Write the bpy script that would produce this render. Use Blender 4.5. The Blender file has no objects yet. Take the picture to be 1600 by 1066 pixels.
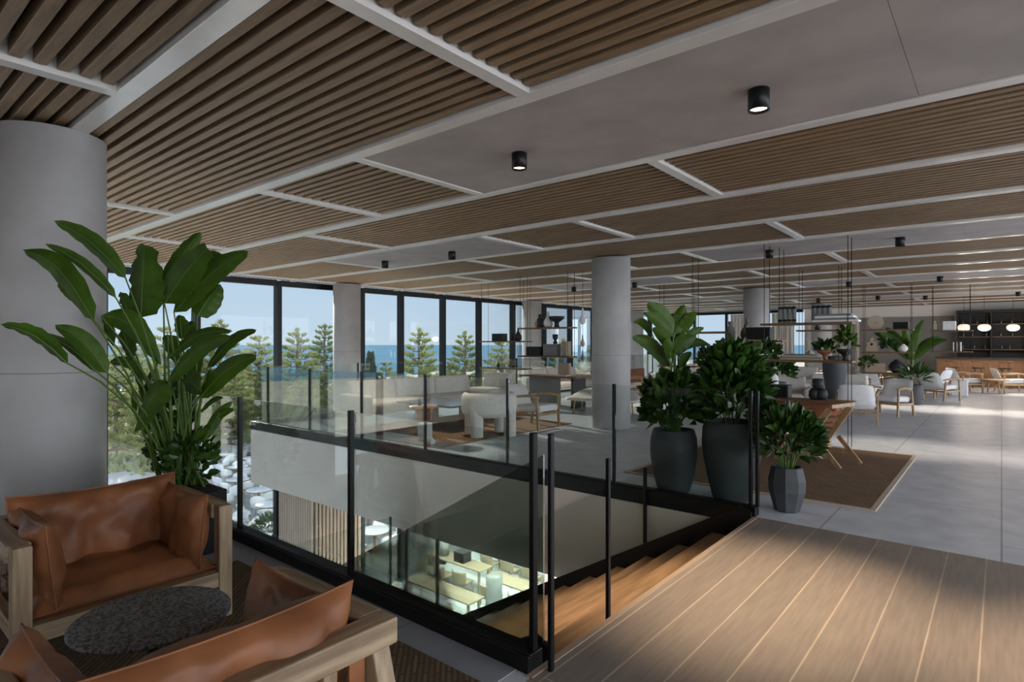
import bpy, math, random
from mathutils import Vector, Matrix, Euler, noise
R = math.radians
S = bpy.context.scene
COL = S.collection
rnd = random.Random(7)

# ---------------------------------------------------------------- camera
# world frame: X runs along the ceiling beams, Y along the facade, floor of the upper lounge is z = 0
cam_d = bpy.data.cameras.new('camera'); cam = bpy.data.objects.new('camera', cam_d); COL.objects.link(cam)
cam_d.sensor_width = 36; cam_d.lens = 920/1600*36; cam_d.shift_y = .0025
cam_d.clip_start = .02; cam_d.clip_end = 6000
YAW = math.atan(765/920)
cam.location = (0, 0, 1.6); cam.rotation_euler = (R(90), 0, YAW)
S.camera = cam

# ---------------------------------------------------------------- sky, sun, exposure
w = bpy.data.worlds.new('world'); S.world = w; w.use_nodes = True
nt = w.node_tree; nt.nodes.clear()
tc = nt.nodes.new('ShaderNodeTexCoord'); sep = nt.nodes.new('ShaderNodeSeparateXYZ')
nt.links.new(tc.outputs['Generated'], sep.inputs[0])
rp = nt.nodes.new('ShaderNodeValToRGB'); nt.links.new(sep.outputs['Z'], rp.inputs[0])
e = rp.color_ramp.elements
e[0].position = 0; e[0].color = (.56, .68, .80, 1)
e[1].position = 1; e[1].color = (.20, .33, .62, 1)
a = e.new(.10); a.color = (.47, .63, .81, 1)
a = e.new(.22); a.color = (.34, .50, .74, 1)
# thin hazy cloud
nz = nt.nodes.new('ShaderNodeTexNoise'); nz.inputs['Scale'].default_value = 2.2; nz.inputs['Detail'].default_value = 6
nt.links.new(tc.outputs['Generated'], nz.inputs['Vector'])
cr = nt.nodes.new('ShaderNodeValToRGB'); cr.color_ramp.elements[0].position = .48; cr.color_ramp.elements[1].position = .8
cr.color_ramp.elements[1].color = (.35, .35, .35, 1)
nt.links.new(nz.outputs['Fac'], cr.inputs[0])
mx = nt.nodes.new('ShaderNodeMixRGB'); mx.inputs[2].default_value = (.75, .8, .85, 1)
nt.links.new(cr.outputs[0], mx.inputs[0]); nt.links.new(rp.outputs[0], mx.inputs[1])
bg = nt.nodes.new('ShaderNodeBackground')
# unseen inland side of the sky, brightened and whitened to fill the interior
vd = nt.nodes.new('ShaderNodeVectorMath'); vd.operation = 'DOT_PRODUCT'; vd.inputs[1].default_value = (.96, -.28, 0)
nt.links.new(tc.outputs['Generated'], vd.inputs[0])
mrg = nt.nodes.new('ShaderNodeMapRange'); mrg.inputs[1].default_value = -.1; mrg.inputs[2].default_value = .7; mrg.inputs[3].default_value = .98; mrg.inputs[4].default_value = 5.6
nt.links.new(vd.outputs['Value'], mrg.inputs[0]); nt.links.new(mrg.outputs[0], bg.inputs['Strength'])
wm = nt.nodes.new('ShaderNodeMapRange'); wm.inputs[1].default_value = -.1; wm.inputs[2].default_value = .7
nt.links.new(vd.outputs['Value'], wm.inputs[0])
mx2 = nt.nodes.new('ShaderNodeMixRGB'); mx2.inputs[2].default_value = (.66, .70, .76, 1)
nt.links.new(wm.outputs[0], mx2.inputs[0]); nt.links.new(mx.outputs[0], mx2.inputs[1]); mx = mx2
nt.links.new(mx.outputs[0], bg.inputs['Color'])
wo = nt.nodes.new('ShaderNodeOutputWorld'); nt.links.new(bg.outputs[0], wo.inputs['Surface'])

sd = bpy.data.lights.new('sun', 'SUN'); sd.energy = 4.2; sd.angle = R(1.2); sd.color = (1, .93, .82)
sun = bpy.data.objects.new('sun', sd); COL.objects.link(sun)
sun.rotation_euler = Vector((.90, -.27, -.31)).to_track_quat('-Z', 'Y').to_euler()

vs = S.view_settings
vs.view_transform = 'Standard'; vs.look = 'None'; vs.gamma = 1; vs.exposure = .1; vs.use_curve_mapping = False
S.cycles.max_bounces = 8; S.cycles.transparent_max_bounces = 24; S.cycles.diffuse_bounces = 4
S.cycles.use_denoising = True
S.cycles.sample_clamp_indirect = 4

# ---------------------------------------------------------------- materials
def srgb(r, g, b):
    return tuple(((c/255+.055)/1.055)**2.4 if c > 10 else c/255/12.92 for c in (r, g, b)) + (1,)
def mat(name, col, rough=.6, col2=None, scale=8, metal=0, bump=0, stretch=(1, 1, 1), spec=.5, detail=5, coat=0, mid=(.35, .65), emis=None, bscale=None):
    m = bpy.data.materials.new(name); m.use_nodes = True
    n = m.node_tree; p = n.nodes['Principled BSDF']
    p.inputs['Roughness'].default_value = rough; p.inputs['Metallic'].default_value = metal
    p.inputs['Specular IOR Level'].default_value = spec
    c = srgb(*col); p.inputs['Base Color'].default_value = c
    if coat: p.inputs['Coat Weight'].default_value = coat; p.inputs['Coat Roughness'].default_value = .28
    if col2 or bump:
        t = n.nodes.new('ShaderNodeTexCoord'); mp = n.nodes.new('ShaderNodeMapping'); mp.inputs['Scale'].default_value = stretch
        n.links.new(t.outputs['Object'], mp.inputs[0])
    if col2:
        z = n.nodes.new('ShaderNodeTexNoise'); z.inputs['Scale'].default_value = scale; z.inputs['Detail'].default_value = detail
        n.links.new(mp.outputs[0], z.inputs['Vector'])
        r = n.nodes.new('ShaderNodeValToRGB'); r.color_ramp.elements[0].position, r.color_ramp.elements[1].position = mid
        r.color_ramp.elements[0].color = c; r.color_ramp.elements[1].color = srgb(*col2)
        n.links.new(z.outputs['Fac'], r.inputs[0]); n.links.new(r.outputs[0], p.inputs['Base Color'])
    if bump:
        z2 = n.nodes.new('ShaderNodeTexNoise'); z2.inputs['Scale'].default_value = bscale or scale*3; z2.inputs['Detail'].default_value = 6
        n.links.new(mp.outputs[0], z2.inputs['Vector'])
        b = n.nodes.new('ShaderNodeBump'); b.inputs['Strength'].default_value = bump; b.inputs['Distance'].default_value = .01
        n.links.new(z2.outputs['Fac'], b.inputs['Height']); n.links.new(b.outputs[0], p.inputs['Normal'])
    if emis:
        p.inputs['Emission Color'].default_value = srgb(*emis[0]); p.inputs['Emission Strength'].default_value = emis[1]
    return m
def brick_mat(name, c1, c2, mortar, bw, rh, ms, rough=.45, rot=0, off=(0, 0), offset=.5, grain=None, bump=.15, spec=.5):
    m = bpy.data.materials.new(name); m.use_nodes = True
    n = m.node_tree; p = n.nodes['Principled BSDF']; p.inputs['Roughness'].default_value = rough
    p.inputs['Specular IOR Level'].default_value = spec
    t = n.nodes.new('ShaderNodeTexCoord'); mp = n.nodes.new('ShaderNodeMapping')
    mp.inputs['Rotation'].default_value = (0, 0, rot); mp.inputs['Location'].default_value = (off[0], off[1], 0)
    n.links.new(t.outputs['Object'], mp.inputs[0])
    b = n.nodes.new('ShaderNodeTexBrick'); b.offset = offset
    b.inputs['Scale'].default_value = 1; b.inputs['Brick Width'].default_value = bw; b.inputs['Row Height'].default_value = rh
    b.inputs['Mortar Size'].default_value = ms; b.inputs['Mortar Smooth'].default_value = .1; b.inputs['Bias'].default_value = 0
    b.inputs['Color1'].default_value = srgb(*c1); b.inputs['Color2'].default_value = srgb(*c2); b.inputs['Mortar'].default_value = srgb(*mortar)
    n.links.new(mp.outputs[0], b.inputs['Vector'])
    z = n.nodes.new('ShaderNodeTexNoise'); z.inputs['Scale'].default_value = 3; z.inputs['Detail'].default_value = 8
    m2 = n.nodes.new('ShaderNodeMapping'); m2.inputs['Scale'].default_value = grain or (1, 1, 1)
    n.links.new(t.outputs['Object'], m2.inputs[0]); n.links.new(m2.outputs[0], z.inputs['Vector'])
    mr = n.nodes.new('ShaderNodeMapRange'); mr.inputs[1].default_value = .3; mr.inputs[2].default_value = .7; mr.inputs[3].default_value = .84; mr.inputs[4].default_value = 1.12
    n.links.new(z.outputs['Fac'], mr.inputs[0])
    mm = n.nodes.new('ShaderNodeVectorMath'); mm.operation = 'SCALE'
    n.links.new(b.outputs['Color'], mm.inputs[0]); n.links.new(mr.outputs[0], mm.inputs['Scale'])
    n.links.new(mm.outputs[0], p.inputs['Base Color'])
    bp = n.nodes.new('ShaderNodeBump'); bp.inputs['Strength'].default_value = bump; bp.inputs['Distance'].default_value = .004; bp.invert = True
    n.links.new(b.outputs['Fac'], bp.inputs['Height']); n.links.new(bp.outputs[0], p.inputs['Normal'])
    return m
def glass_mat(name, tint, refl=1.0, rough=.0):
    m = bpy.data.materials.new(name); m.use_nodes = True; n = m.node_tree; n.nodes.clear()
    o = n.nodes.new('ShaderNodeOutputMaterial'); mix = n.nodes.new('ShaderNodeMixShader')
    tr = n.nodes.new('ShaderNodeBsdfTransparent'); tr.inputs[0].default_value = tint
    gl = n.nodes.new('ShaderNodeBsdfGlossy'); gl.inputs['Roughness'].default_value = rough
    fr = n.nodes.new('ShaderNodeFresnel'); fr.inputs['IOR'].default_value = 1.3
    mu = n.nodes.new('ShaderNodeMath'); mu.operation = 'MULTIPLY'; mu.inputs[1].default_value = refl
    n.links.new(fr.outputs[0], mu.inputs[0]); n.links.new(mu.outputs[0], mix.inputs[0])
    n.links.new(tr.outputs[0], mix.inputs[1]); n.links.new(gl.outputs[0], mix.inputs[2]); n.links.new(mix.outputs[0], o.inputs[0])
    return m
M = {}
M['ceil_wood'] = mat('ceiling slat wood', (112, 90, 65), .55, (136, 111, 82), 3, stretch=(1.2, 14, 14), bump=.15)
M['void'] = mat('dark ceiling void', (30, 27, 25), .9)
M['beam'] = mat('pale ceiling beam', (208, 203, 198), .2, (216, 212, 207), 5, spec=.9, coat=1)
M['concrete'] = mat('grey concrete', (146, 139, 136), .6, (160, 153, 149), 2.2, bump=.12, bscale=14)
M['column'] = mat('pale concrete', (174, 172, 171), .7, (186, 185, 184), 2.5, bump=.2, bscale=14)
M['joint'] = mat('column joint', (132, 130, 128), .8)
M['plaster'] = mat('pale plaster', (205, 199, 193), .8, (212, 206, 200), 2)
M['cream'] = mat('cream wall', (232, 224, 214), .8)
M['black'] = mat('black metal', (13, 13, 14), .42, spec=.3)
M['blackmat'] = mat('matt black', (11, 11, 11), .6)
M['tile'] = brick_mat('grey floor tile', (196, 201, 210), (204, 208, 216), (132, 137, 147), 2.42, 1.21, .006, .34, R(90), (0, .0), .5, (1.2, 1.2, 1))
M['tile_small'] = brick_mat('grey floor tile small', (150, 154, 162), (160, 164, 171), (110, 115, 122), 1.2, .6, .006, .4, 0, (.2, .1), .5, (1.2, 1.2, 1))
M['plank'] = brick_mat('oak floor plank', (130, 120, 112), (139, 128, 119), (178, 162, 146), 5.3, .2275, .0045, .42, R(90), (.3, -.142), .37, (14, 1.0, 1), .1)
M['tread'] = mat('oak stair tread', (126, 100, 74), .42, (158, 128, 98), 2.4, stretch=(9, .8, 9), bump=.1)
M['glass'] = glass_mat('clear balustrade glass', (.92, .95, .935, 1), .5)
M['glass_tint'] = glass_mat('tinted stair glass', (.56, .60, .57, 1), .5)
M['window'] = glass_mat('window glass', (.96, .98, .98, 1), .6)
M['white'] = mat('white paint', (228, 226, 222), .6)

# ---------------------------------------------------------------- mesh builder
class MB:
    def __init__(s, xf=None): s.v = []; s.f = []; s.xf = xf; s.sm = []
    def add(s, v, f, smooth=False):
        b = len(s.v)
        s.v += [tuple((s.xf @ Vector(p)) if s.xf else p) for p in v]; s.f += [tuple(i+b for i in q) for q in f]; s.sm += [smooth]*len(f)
        return s
    def box(s, x0, y0, z0, x1, y1, z1):
        v = [(x, y, z) for z in (z0, z1) for y in (y0, y1) for x in (x0, x1)]
        return s.add(v, [(0, 2, 3, 1), (4, 5, 7, 6), (0, 1, 5, 4), (2, 6, 7, 3), (0, 4, 6, 2), (1, 3, 7, 5)])
    def cbox(s, c, d): return s.box(c[0]-d[0]/2, c[1]-d[1]/2, c[2]-d[2]/2, c[0]+d[0]/2, c[1]+d[1]/2, c[2]+d[2]/2)
    def bar(s, p, q, wd, ht, up=(0, 0, 1)):
        p, q = Vector(p), Vector(q); t = (q-p).normalized(); u = Vector(up)
        if abs(t.dot(u)) > .98: u = Vector((0, 1, 0))
        a = t.cross(u).normalized()*wd/2; b = a.cross(t).normalized()*ht/2
        v = [o+i*a+j*b for o in (p, q) for i, j in ((-1, -1), (1, -1), (1, 1), (-1, 1))]
        return s.add([tuple(k) for k in v], [(0, 1, 2, 3), (7, 6, 5, 4), (0, 4, 5, 1), (1, 5, 6, 2), (2, 6, 7, 3), (3, 7, 4, 0)])
    def tube(s, pts, r, n=8, cap=True):
        pts = [Vector(p) for p in pts]; k = len(pts); rs = r if isinstance(r, (list, tuple)) else [r]*k
        v = []; prev = None
        for i, p in enumerate(pts):
            t = (pts[min(i+1, k-1)]-pts[max(i-1, 0)]).normalized()
            if prev is None:
                a = t.orthogonal().normalized()
            else: a = (prev-t*prev.dot(t)).normalized()
            prev = a; b = t.cross(a)
            v += [tuple(p+(a*math.cos(2*math.pi*j/n)+b*math.sin(2*math.pi*j/n))*rs[i]) for j in range(n)]
        f = [(i*n+j, i*n+(j+1) % n, (i+1)*n+(j+1) % n, (i+1)*n+j) for i in range(k-1) for j in range(n)]
        s.add(v, f, True)
        if cap: b = len(s.v)-len(v); s.f += [tuple(b+j for j in reversed(range(n))), tuple(b+(k-1)*n+j for j in range(n))]; s.sm += [False]*2
        return s
    def lathe(s, prof, n=24, c=(0, 0, 0), smooth=True):
        v = [(c[0]+r*math.cos(2*math.pi*j/n), c[1]+r*math.sin(2*math.pi*j/n), c[2]+z) for r, z in prof for j in range(n)]
        k = len(prof)
        f = [(i*n+j, i*n+(j+1) % n, (i+1)*n+(j+1) % n, (i+1)*n+j) for i in range(k-1) for j in range(n)]
        s.add(v, f, smooth); b = len(s.v)-len(v)
        if prof[0][0] > 1e-4: s.f.append(tuple(b+j for j in reversed(range(n)))); s.sm.append(False)
        if prof[-1][0] > 1e-4: s.f.append(tuple(b+(k-1)*n+j for j in range(n))); s.sm.append(False)
        return s
    def prism(s, poly, z0, z1, axis='z'):
        k = len(poly)
        def m(p, z): return {'z': (p[0], p[1], z), 'y': (p[0], z, p[1]), 'x': (z, p[0], p[1])}[axis]
        v = [m(p, z0) for p in poly]+[m(p, z1) for p in poly]
        return s.add(v, [tuple(reversed(range(k))), tuple(range(k, 2*k))]+[(i, (i+1) % k, k+(i+1) % k, k+i) for i in range(k)])
    def grid(s, fn, nu, nv, smooth=True, cu=False):
        v = [tuple(fn(i/nu, j/nv)) for j in range(nv+1) for i in range(nu+1)]
        return s.add(v, [(j*(nu+1)+i, j*(nu+1)+i+1, (j+1)*(nu+1)+i+1, (j+1)*(nu+1)+i) for j in range(nv) for i in range(nu)], smooth)
    def build(s, name, m, parent=None, bevel=0, seg=2, solid=0, sub=0, label=None, cat=None, group=None, kind=None):
        me = bpy.data.meshes.new(name); me.from_pydata(s.v, [], s.f)
        me.polygons.foreach_set('use_smooth', s.sm); me.update()
        me.materials.append(M[m] if isinstance(m, str) else m)
        o = bpy.data.objects.new(name, me); COL.objects.link(o)
        if parent: o.parent = parent
        if solid: md = o.modifiers.new('s', 'SOLIDIFY'); md.thickness = solid; md.offset = 0
        if bevel: md = o.modifiers.new('b', 'BEVEL'); md.width = bevel; md.segments = seg; md.limit_method = 'ANGLE'; md.angle_limit = R(40)
        if sub: md = o.modifiers.new('u', 'SUBSURF'); md.levels = sub; md.render_levels = sub
        tag(o, label, cat, group, kind)
        return o
def tag(o, label=None, cat=None, group=None, kind=None):
    for k, v in (('label', label), ('category', cat), ('group', group), ('kind', kind)):
        if v: o[k] = v
    return o
def thing(name, label, cat, loc=(0, 0, 0), rz=0, group=None, kind=None):
    o = bpy.data.objects.new(name, None); COL.objects.link(o); o.empty_display_size = .1
    o.location = loc; o.rotation_euler = (0, 0, rz)
    return tag(o, label, cat, group, kind)
def dup(src, loc, rz=0, label=None, group=None, sc=None, name=None):
    r = src.copy(); COL.objects.link(r); r.location = loc; r.rotation_euler = (0, 0, rz)
    if sc: r.scale = (sc,)*3 if not isinstance(sc, tuple) else sc
    if label: r['label'] = label
    if group: r['group'] = group
    elif 'group' in r and not group: pass
    for ch in src.children:
        c = ch.copy(); COL.objects.link(c); c.parent = r
        for g in ch.children:
            d = g.copy(); COL.objects.link(d); d.parent = c
    return r
ORD = 'first second third fourth fifth sixth seventh eighth ninth tenth eleventh twelfth thirteenth fourteenth fifteenth sixteenth seventeenth eighteenth nineteenth twentieth'.split()
def struct(o): o['kind'] = 'structure'; return o

def ray(x, d):                       # point of the ground plan seen at picture column x, distance d ahead
    r = (x-800)/920; s_, c_ = math.sin(YAW), math.cos(YAW)
    return (d*(-s_+c_*r), d*(c_+s_*r))
# ================================================================ ROOM SHELL
CZ = 3.22                                   # underside of the ceiling beams
XL, XR, YN, YF = -14.45, 6.0, -6.0, 30.4    # facade, right side, behind the camera, far wall
VX0, VX1, VY0, VY1 = -11.3, -1.72, 2.27, 5.6   # stair void
# upper floor: tile slab around the void (the slab stops short of the facade)
fl = MB()
ST = -.30
fl.box(VX0, VY1, -.001, VX1, YF, 0)                     # lounge beyond the void
fl.box(VX1, VY1, ST, XR, YF, 0)
fl.box(-6.2, YN, ST, VX1, VY0, 0)                    # seating corner near the camera
struct(fl.build('floor', 'tile'))
wf = MB().box(VX1, YN, ST, XR, VY1, .004); struct(wf.build('floor_wood', 'plank'))
# seating corner has its own small tiles
struct(MB().box(-6.2, YN, 0, VX1-.11, VY0, .003).build('floor_seating', 'tile_small'))
# pale trim strips on the edge of the stair head
struct(MB().box(VX1-.035, VY0-.05, -.06, VX1, VY1, .008).build('trim_1', mat('pale oak nosing', (160, 140, 122), .45)))
# deep white fascia around the void
fs = MB()
fs.box(VX0-.004, VY1-.004, -1.12, XR-2, VY1+.3, -.001)
fs.box(VX0-.004, VY1+.3, -1.12, VX0+.3, YF, -.001)
fs.box(-6.2, VY0-.3, -1.12, VX1+.0, VY0-.02, -.001)
struct(fs.build('trim_2', 'plaster'))
struct(MB().box(VX0, VY1+.3, -1.12, XR, YF, -1.0).build('ceiling_lower', 'plaster'))

# ceiling: slab void, beams, cross beams, slat panels, concrete panels
struct(MB().box(XL-.1, YN, CZ+.22, XR, YF, CZ+.3).build('ceiling', 'void'))
Y0, DY = 1.35, 1.715
YK = [Y0+DY*k for k in range(-4, 18)]
EVEN = [XL, -13.9, -8.07, -2.4, 3.5, XR]
ODD = [XL, -13.9, -10.3, -6.13, -4.38, 3.4, XR]
bm_ = MB()
for y in YK: bm_.box(XL, y-.062, CZ, XR, y+.062, CZ+.2)
struct(bm_.build('trim_3', 'beam', bevel=.004, seg=1))
for ki, k in enumerate(range(-4, 17)):
    ya, yb = Y0+DY*k+.062, Y0+DY*(k+1)-.062
    if k < 0: xs = [-8.6, -4.43, 1.5, XR]
    else: xs = EVEN if k % 2 == 0 else ODD
    cb = MB()
    for x in xs[1:-1]: cb.box(x-.05, ya, CZ+.001, x+.05, yb, CZ+.18)
    struct(cb.build('trim_4', 'beam'))
    for xa, xb in zip(xs[:-1], xs[1:]):
        if k < 0 and xa < -6: pass
        conc = (k % 4 == 1 and xa >= -4.5) or (k % 4 == 3 and -10.4 < xa < -6.1 and xb < -5)
        xa += .05; xb -= .05
        if conc:
            c = MB()
            x = xa+.014
            while x < xb-.03:                       # 1.95 m concrete boards with hairline joints
                x2 = min(x+3.9, xb-.012); c.box(x, ya+.014, CZ+.012, x2-.0025, yb-.014, CZ+.1); x = x2
            struct(c.build('ceiling_concrete', 'concrete'))
        else:
            c = MB(); n = 14; pitch = (yb-ya)/n
            for i in range(n):
                y = ya+pitch*(i+.5); c.box(xa+.02, y-.034, CZ+.03, xb-.02, y+.034, CZ+.125)
            struct(c.build('ceiling_slats', 'ceil_wood', bevel=.004 if k < 2 else 0, seg=1))

# facade: mullions, head, glass, between terrace level and ceiling
LZ = -5.8
my = [-5.5, -3.6, -1.7, .2, 2.1, 4.0, 5.85, 7.86, 10.45, 11.92, 13.72, 15.49, 17.4, 19.4, 21.3, 23.2, 25.1, 27.0, 28.9, YF]
for i, (a_, b_) in enumerate(zip(my[:-1], my[1:])):
    wn = thing('window_%d' % (i+1), None, None, (XL, 0, 0), kind='structure')
    MB().box(-.10, a_-.06, LZ, .12, a_+.06, CZ).build('mullion', 'black', wn, bevel=.006, seg=1)
    MB().box(-.05, a_+.06, CZ-.13, .10, b_-.06, CZ+.02).build('head_rail', 'black', wn)
    MB().box(-.012, a_+.06, LZ, .0, b_-.06, CZ-.13).build('pane', 'window', wn)
# slim steel corner post where the glass returns to the near column
struct(MB().box(-6.10, 1.62, LZ, -6.07, 1.70, CZ).build('trim_5', 'black'))

# far wall with windows and curtains at its left, cream bulkhead and grey panelling at the right
bw = MB()
bw.box(-7.2, YF, 0, XR, YF+.2, CZ)
struct(bw.build('wall_far', 'cream'))
for i, (xa, xb) in enumerate(((-14.4, -12.6), (-12.6, -10.9), (-10.9, -9.0), (-9.0, -7.2))):
    wn = thing('window_%d' % (i+30), None, None, (0, YF, 0), kind='structure')
    MB().box(xa-.06, -.05, 0, xa+.06, .1, CZ).build('mullion', 'black', wn)
    MB().box(xa+.06, -.05, CZ-.12, xb-.06, .1, CZ).build('head_rail', 'black', wn)
    MB().box(xa+.06, 0, 0, xb-.06, .012, CZ-.12).build('pane', 'window', wn)
struct(MB().box(-4.9, YF-.05, 0, -1.5, YF, 2.75).build('wall_panelling', mat('grey panelling', (136, 131, 127), .6)))
struct(MB().box(XL-.2, YF+1.2, LZ, -7.2, YF+1.3, -.3).build('wall_outside', 'plaster'))

struct(MB().box(XL, YN-.15, 0, XR, YN, CZ+.2).build('wall_near_added', 'cream'))  # unseen wall behind the camera, added to darken the seating corner

# ---------------------------------------------------------------- columns
def column(x, y, label, z0=0, r=.366):
    t = thing('concrete_column', label, 'column', (x, y, z0))
    h = CZ-z0-.001 if z0 == 0 else CZ-z0-.001
    s_ = MB(); joints = [0, h-1.84, h] if z0 == 0 else [0, h-5.3, h-1.84, h]
    s_.lathe([(r, 0), (r, h)], 56)
    s_.build('shaft', 'column', t)
    for z_ in joints[1:-1]: MB().lathe([(r+.0008, z_-.003), (r+.0008, z_+.003)], 56).build('joint', 'joint', t)
    return t
column(-5.75, 1.24, 'thick round concrete column beside the black planter in the seating corner')
column(-5.75, 9.88, 'round concrete column standing alone in mid lounge beyond the stair void')
column(-5.6, 18.1, 'round concrete column behind the bushy plants in dark pots')
column(-5.6, 26.3, 'round concrete column behind the upper hanging shelf with striped jars')
column(-13.85, 9.55, 'round concrete column at the sea windows behind the long sofa', LZ)
column(-13.85, 17.85, 'round concrete column at the windows behind the shelves with bowls and vases', LZ)
column(-13.85, 26.2, 'farthest round concrete column at the sea windows', LZ)
column(2.45, 26.3, 'round concrete column near the bar, beyond the right edge')

# ---------------------------------------------------------------- balustrades and stair
HB = 1.15
def balustrade(label, p0, p1, posts, pw=.015, z=0):
    p0, p1 = Vector(p0), Vector(p1); t = (p1-p0).normalized(); L = (p1-p0).length
    ang = math.atan2(t.y, t.x)
    o = thing('glass_balustrade', label, 'balustrade', (p0.x, p0.y, z), ang)
    MB().box(0, -.05, 0, L, .05, .09).box(0, -.066, -.075, L, -.05, .085).build('kerb', 'black', o, bevel=.006)
    for a_ in posts: MB().box(a_-pw, -.018, .09, a_+pw, .018, HB+.01).build('post', 'black', o, bevel=.003, seg=1)
    e_ = sorted(set([0]+list(posts)+[L]))
    for a_, b_ in zip(e_[:-1], e_[1:]):
        if b_-a_ > .15: MB().box(a_+.02, -.006, .09, b_-.02, .006, HB).build('glass_panel', 'glass', o, bevel=.0)
    return o
balustrade('near glass balustrade with black posts between the leather armchairs and the stair void', (-6.0, 2.3, 0), (-1.755, 2.3, 0), [1.17, 2.71, 4.225])
balustrade('long far glass balustrade along the lounge edge with dark pots behind it', (VX0, 5.65, 0), (-1.74, 5.65, 0), [.55, 2.0, 3.5, 5.0, 6.53, 8.05, 9.5, 9.56])
balustrade('glass balustrade behind the long sofa, along the slab edge before the windows', (VX0+.05, 5.75, 0), (VX0+.05, 29, 0), [2.3, 5, 8, 11, 14, 17, 20])
# slim post standing on the stair head edge
t = thing('stair_head_post', 'slim black post standing on the stair head edge', 'post', (-1.765, 3.0, 0))
MB().box(-.01, -.012, -.05, .01, .012, .93).build('post', 'black', t)
t = thing('stair_corner_post', 'black corner post where stair meets the near balustrade', 'post', (-1.69, 2.33, 0))
MB().box(-.012, -.014, -.1, .012, .014, HB+.01).build('post', 'black', t, bevel=.003, seg=1)

st = thing('staircase', 'oak staircase going down from the wooden floor into the void', 'stairs', (VX1-.035, 0, 0))
TR, RS, NS = .34, .19, 11
SY0, SY1 = VY0+.13, VY1-.06
for i in range(NS):
    x1 = -TR*i; z = -RS*(i+1)
    MB().box(x1-TR-.02, SY0+.03, z-.04, x1, SY1-.03, z).box(x1-.02, SY0+.03, z, x1, SY1-.03, z+RS-.04).build('tread', 'tread', st, bevel=.004, seg=1)
XB = VX1-.035-TR*NS; ZB = -RS*(NS)      # landing
XL2 = -6.8
land = MB().box(XL2-(VX1-.035), SY0+.03, ZB-.2, -TR*NS, SY1-.03, ZB)
land.build('landing', brick_mat('landing boards', (136, 128, 112), (150, 141, 124), (105, 100, 90), 1.2, .6, .005, .4, 0), st)
# notched black stringers on both sides
for y_ in (SY0, SY1-.03):
    poly = [(0, .06), (0, -.40), (-TR*NS, ZB-.40), (XL2-(VX1-.035), ZB-.3), (XL2-(VX1-.035), ZB+.1), (-TR*NS, ZB+.1), (-.1, .1)]
    MB().prism(poly, y_, y_+.03, 'y').build('stringer', 'black', st)
# sloping stair glass on the near side, fixed behind the balustrade
def slope_glass(y_, m, name, label, top=1.05, sunk=0):
    o = thing(name, label, 'stair glass', (VX1-.035, y_, 0))
    L = TR*NS
    MB().prism([(-.02, .10), (-.02, top-.01), (-L, ZB+top), (XL2-VX1+.035, ZB+top), (XL2-VX1+.035, ZB+.1), (-L, ZB+.1)], 0, .012, 'y').build('glass_sheet', m, o)
    return o
slope_glass(SY0-.02, 'glass_tint', 'stair_glass', 'dark tinted glass sheet sloping down along the near side of the staircase')
g2 = slope_glass(SY1+.01, 'glass', 'stair_glass', 'clear glass sheet sloping down along the far side of the staircase', .9)
for x_ in (-1.08,): MB().box(x_-.012, -.01, -.55, x_+.012, .03, .32).build('post', 'black', g2)
for x_ in (-4.2, -4.85): MB().box(x_-.016, -.01, ZB, x_+.016, .03, ZB+1.0).build('post', 'black', g2)
lb = balustrade('glass balustrade at the left end of the stair landing', (XL2-.06, VY0+.1, 0), (XL2-.06, VY1-.12, 0), [.9, 2.4, 3.1], z=ZB)
# ================================================================ LOWER LEVEL AND OUTDOORS
M['ltile'] = brick_mat('pale lower tile', (205, 212, 216), (214, 220, 223), (170, 178, 182), 1.2, 1.2, .012, .3, 0)
M['terrace'] = brick_mat('terrace paving', (168, 166, 162), (176, 173, 168), (140, 138, 134), 1.2, .6, .01, .6, 0)
M['sand'] = mat('sand', (196, 180, 158), .9, (176, 164, 138), .6)
M['scrub'] = mat('scrub', (98, 108, 68), .9, (140, 144, 98), .35)
M['sea'] = mat('sea water', (92, 122, 136), 1, (102, 130, 142), .02, spec=0)
M['slat_l'] = mat('pale lit fluted wood', (170, 154, 142), .6, (186, 170, 156), 3, stretch=(8, 8, .6))  # lit face of the fluted block, its light put into the colour
M['slat_d'] = mat('brown shaded fluted wood', (96, 80, 66), .6, (116, 98, 80), 3, stretch=(8, 8, .6))  # same block's face away from the windows, shade put into the colour
struct(MB().box(XL, -6, LZ-.2, XR, YF, LZ).build('floor_lower', 'ltile'))
struct(MB().box(-42, -20, LZ-.25, XL, 48, LZ-.01).build('floor_terrace', 'terrace'))
def terr(u, v):
    x = -1200*u**2.2-42; y = -300+900*v
    d = -x-42
    z = LZ-.3-min(d, 120)*.028+noise.noise(Vector((x*.03, y*.03, 0)))*.9*(1 if d > 2 else 0)-max(0, d-120)*.2
    return (x, y, z)
struct(MB().grid(terr, 60, 60).build('ground', 'sand'))
struct(MB().add([(-6000, -6000, -14), (-60, -6000, -14), (-60, 6000, -14), (-6000, 6000, -14)], [(0, 1, 2, 3)]).build('sea', 'sea'))
# far headland on the right side of the bay

# fluted wall block on the lower level
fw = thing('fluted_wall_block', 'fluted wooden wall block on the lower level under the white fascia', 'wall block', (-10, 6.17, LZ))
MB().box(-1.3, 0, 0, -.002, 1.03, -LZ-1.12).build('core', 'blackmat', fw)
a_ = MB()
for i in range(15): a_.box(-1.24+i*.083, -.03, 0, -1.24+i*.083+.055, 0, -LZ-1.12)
a_.build('pale_lit_slats', 'slat_l', fw)
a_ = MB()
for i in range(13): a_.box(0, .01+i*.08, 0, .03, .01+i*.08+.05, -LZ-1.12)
a_.build('brown_shaded_slats', 'slat_d', fw)
MB().box(-1.42, -.06, 0, -1.28, .08, -LZ-1.12).build('end_post', 'black', fw)

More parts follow.
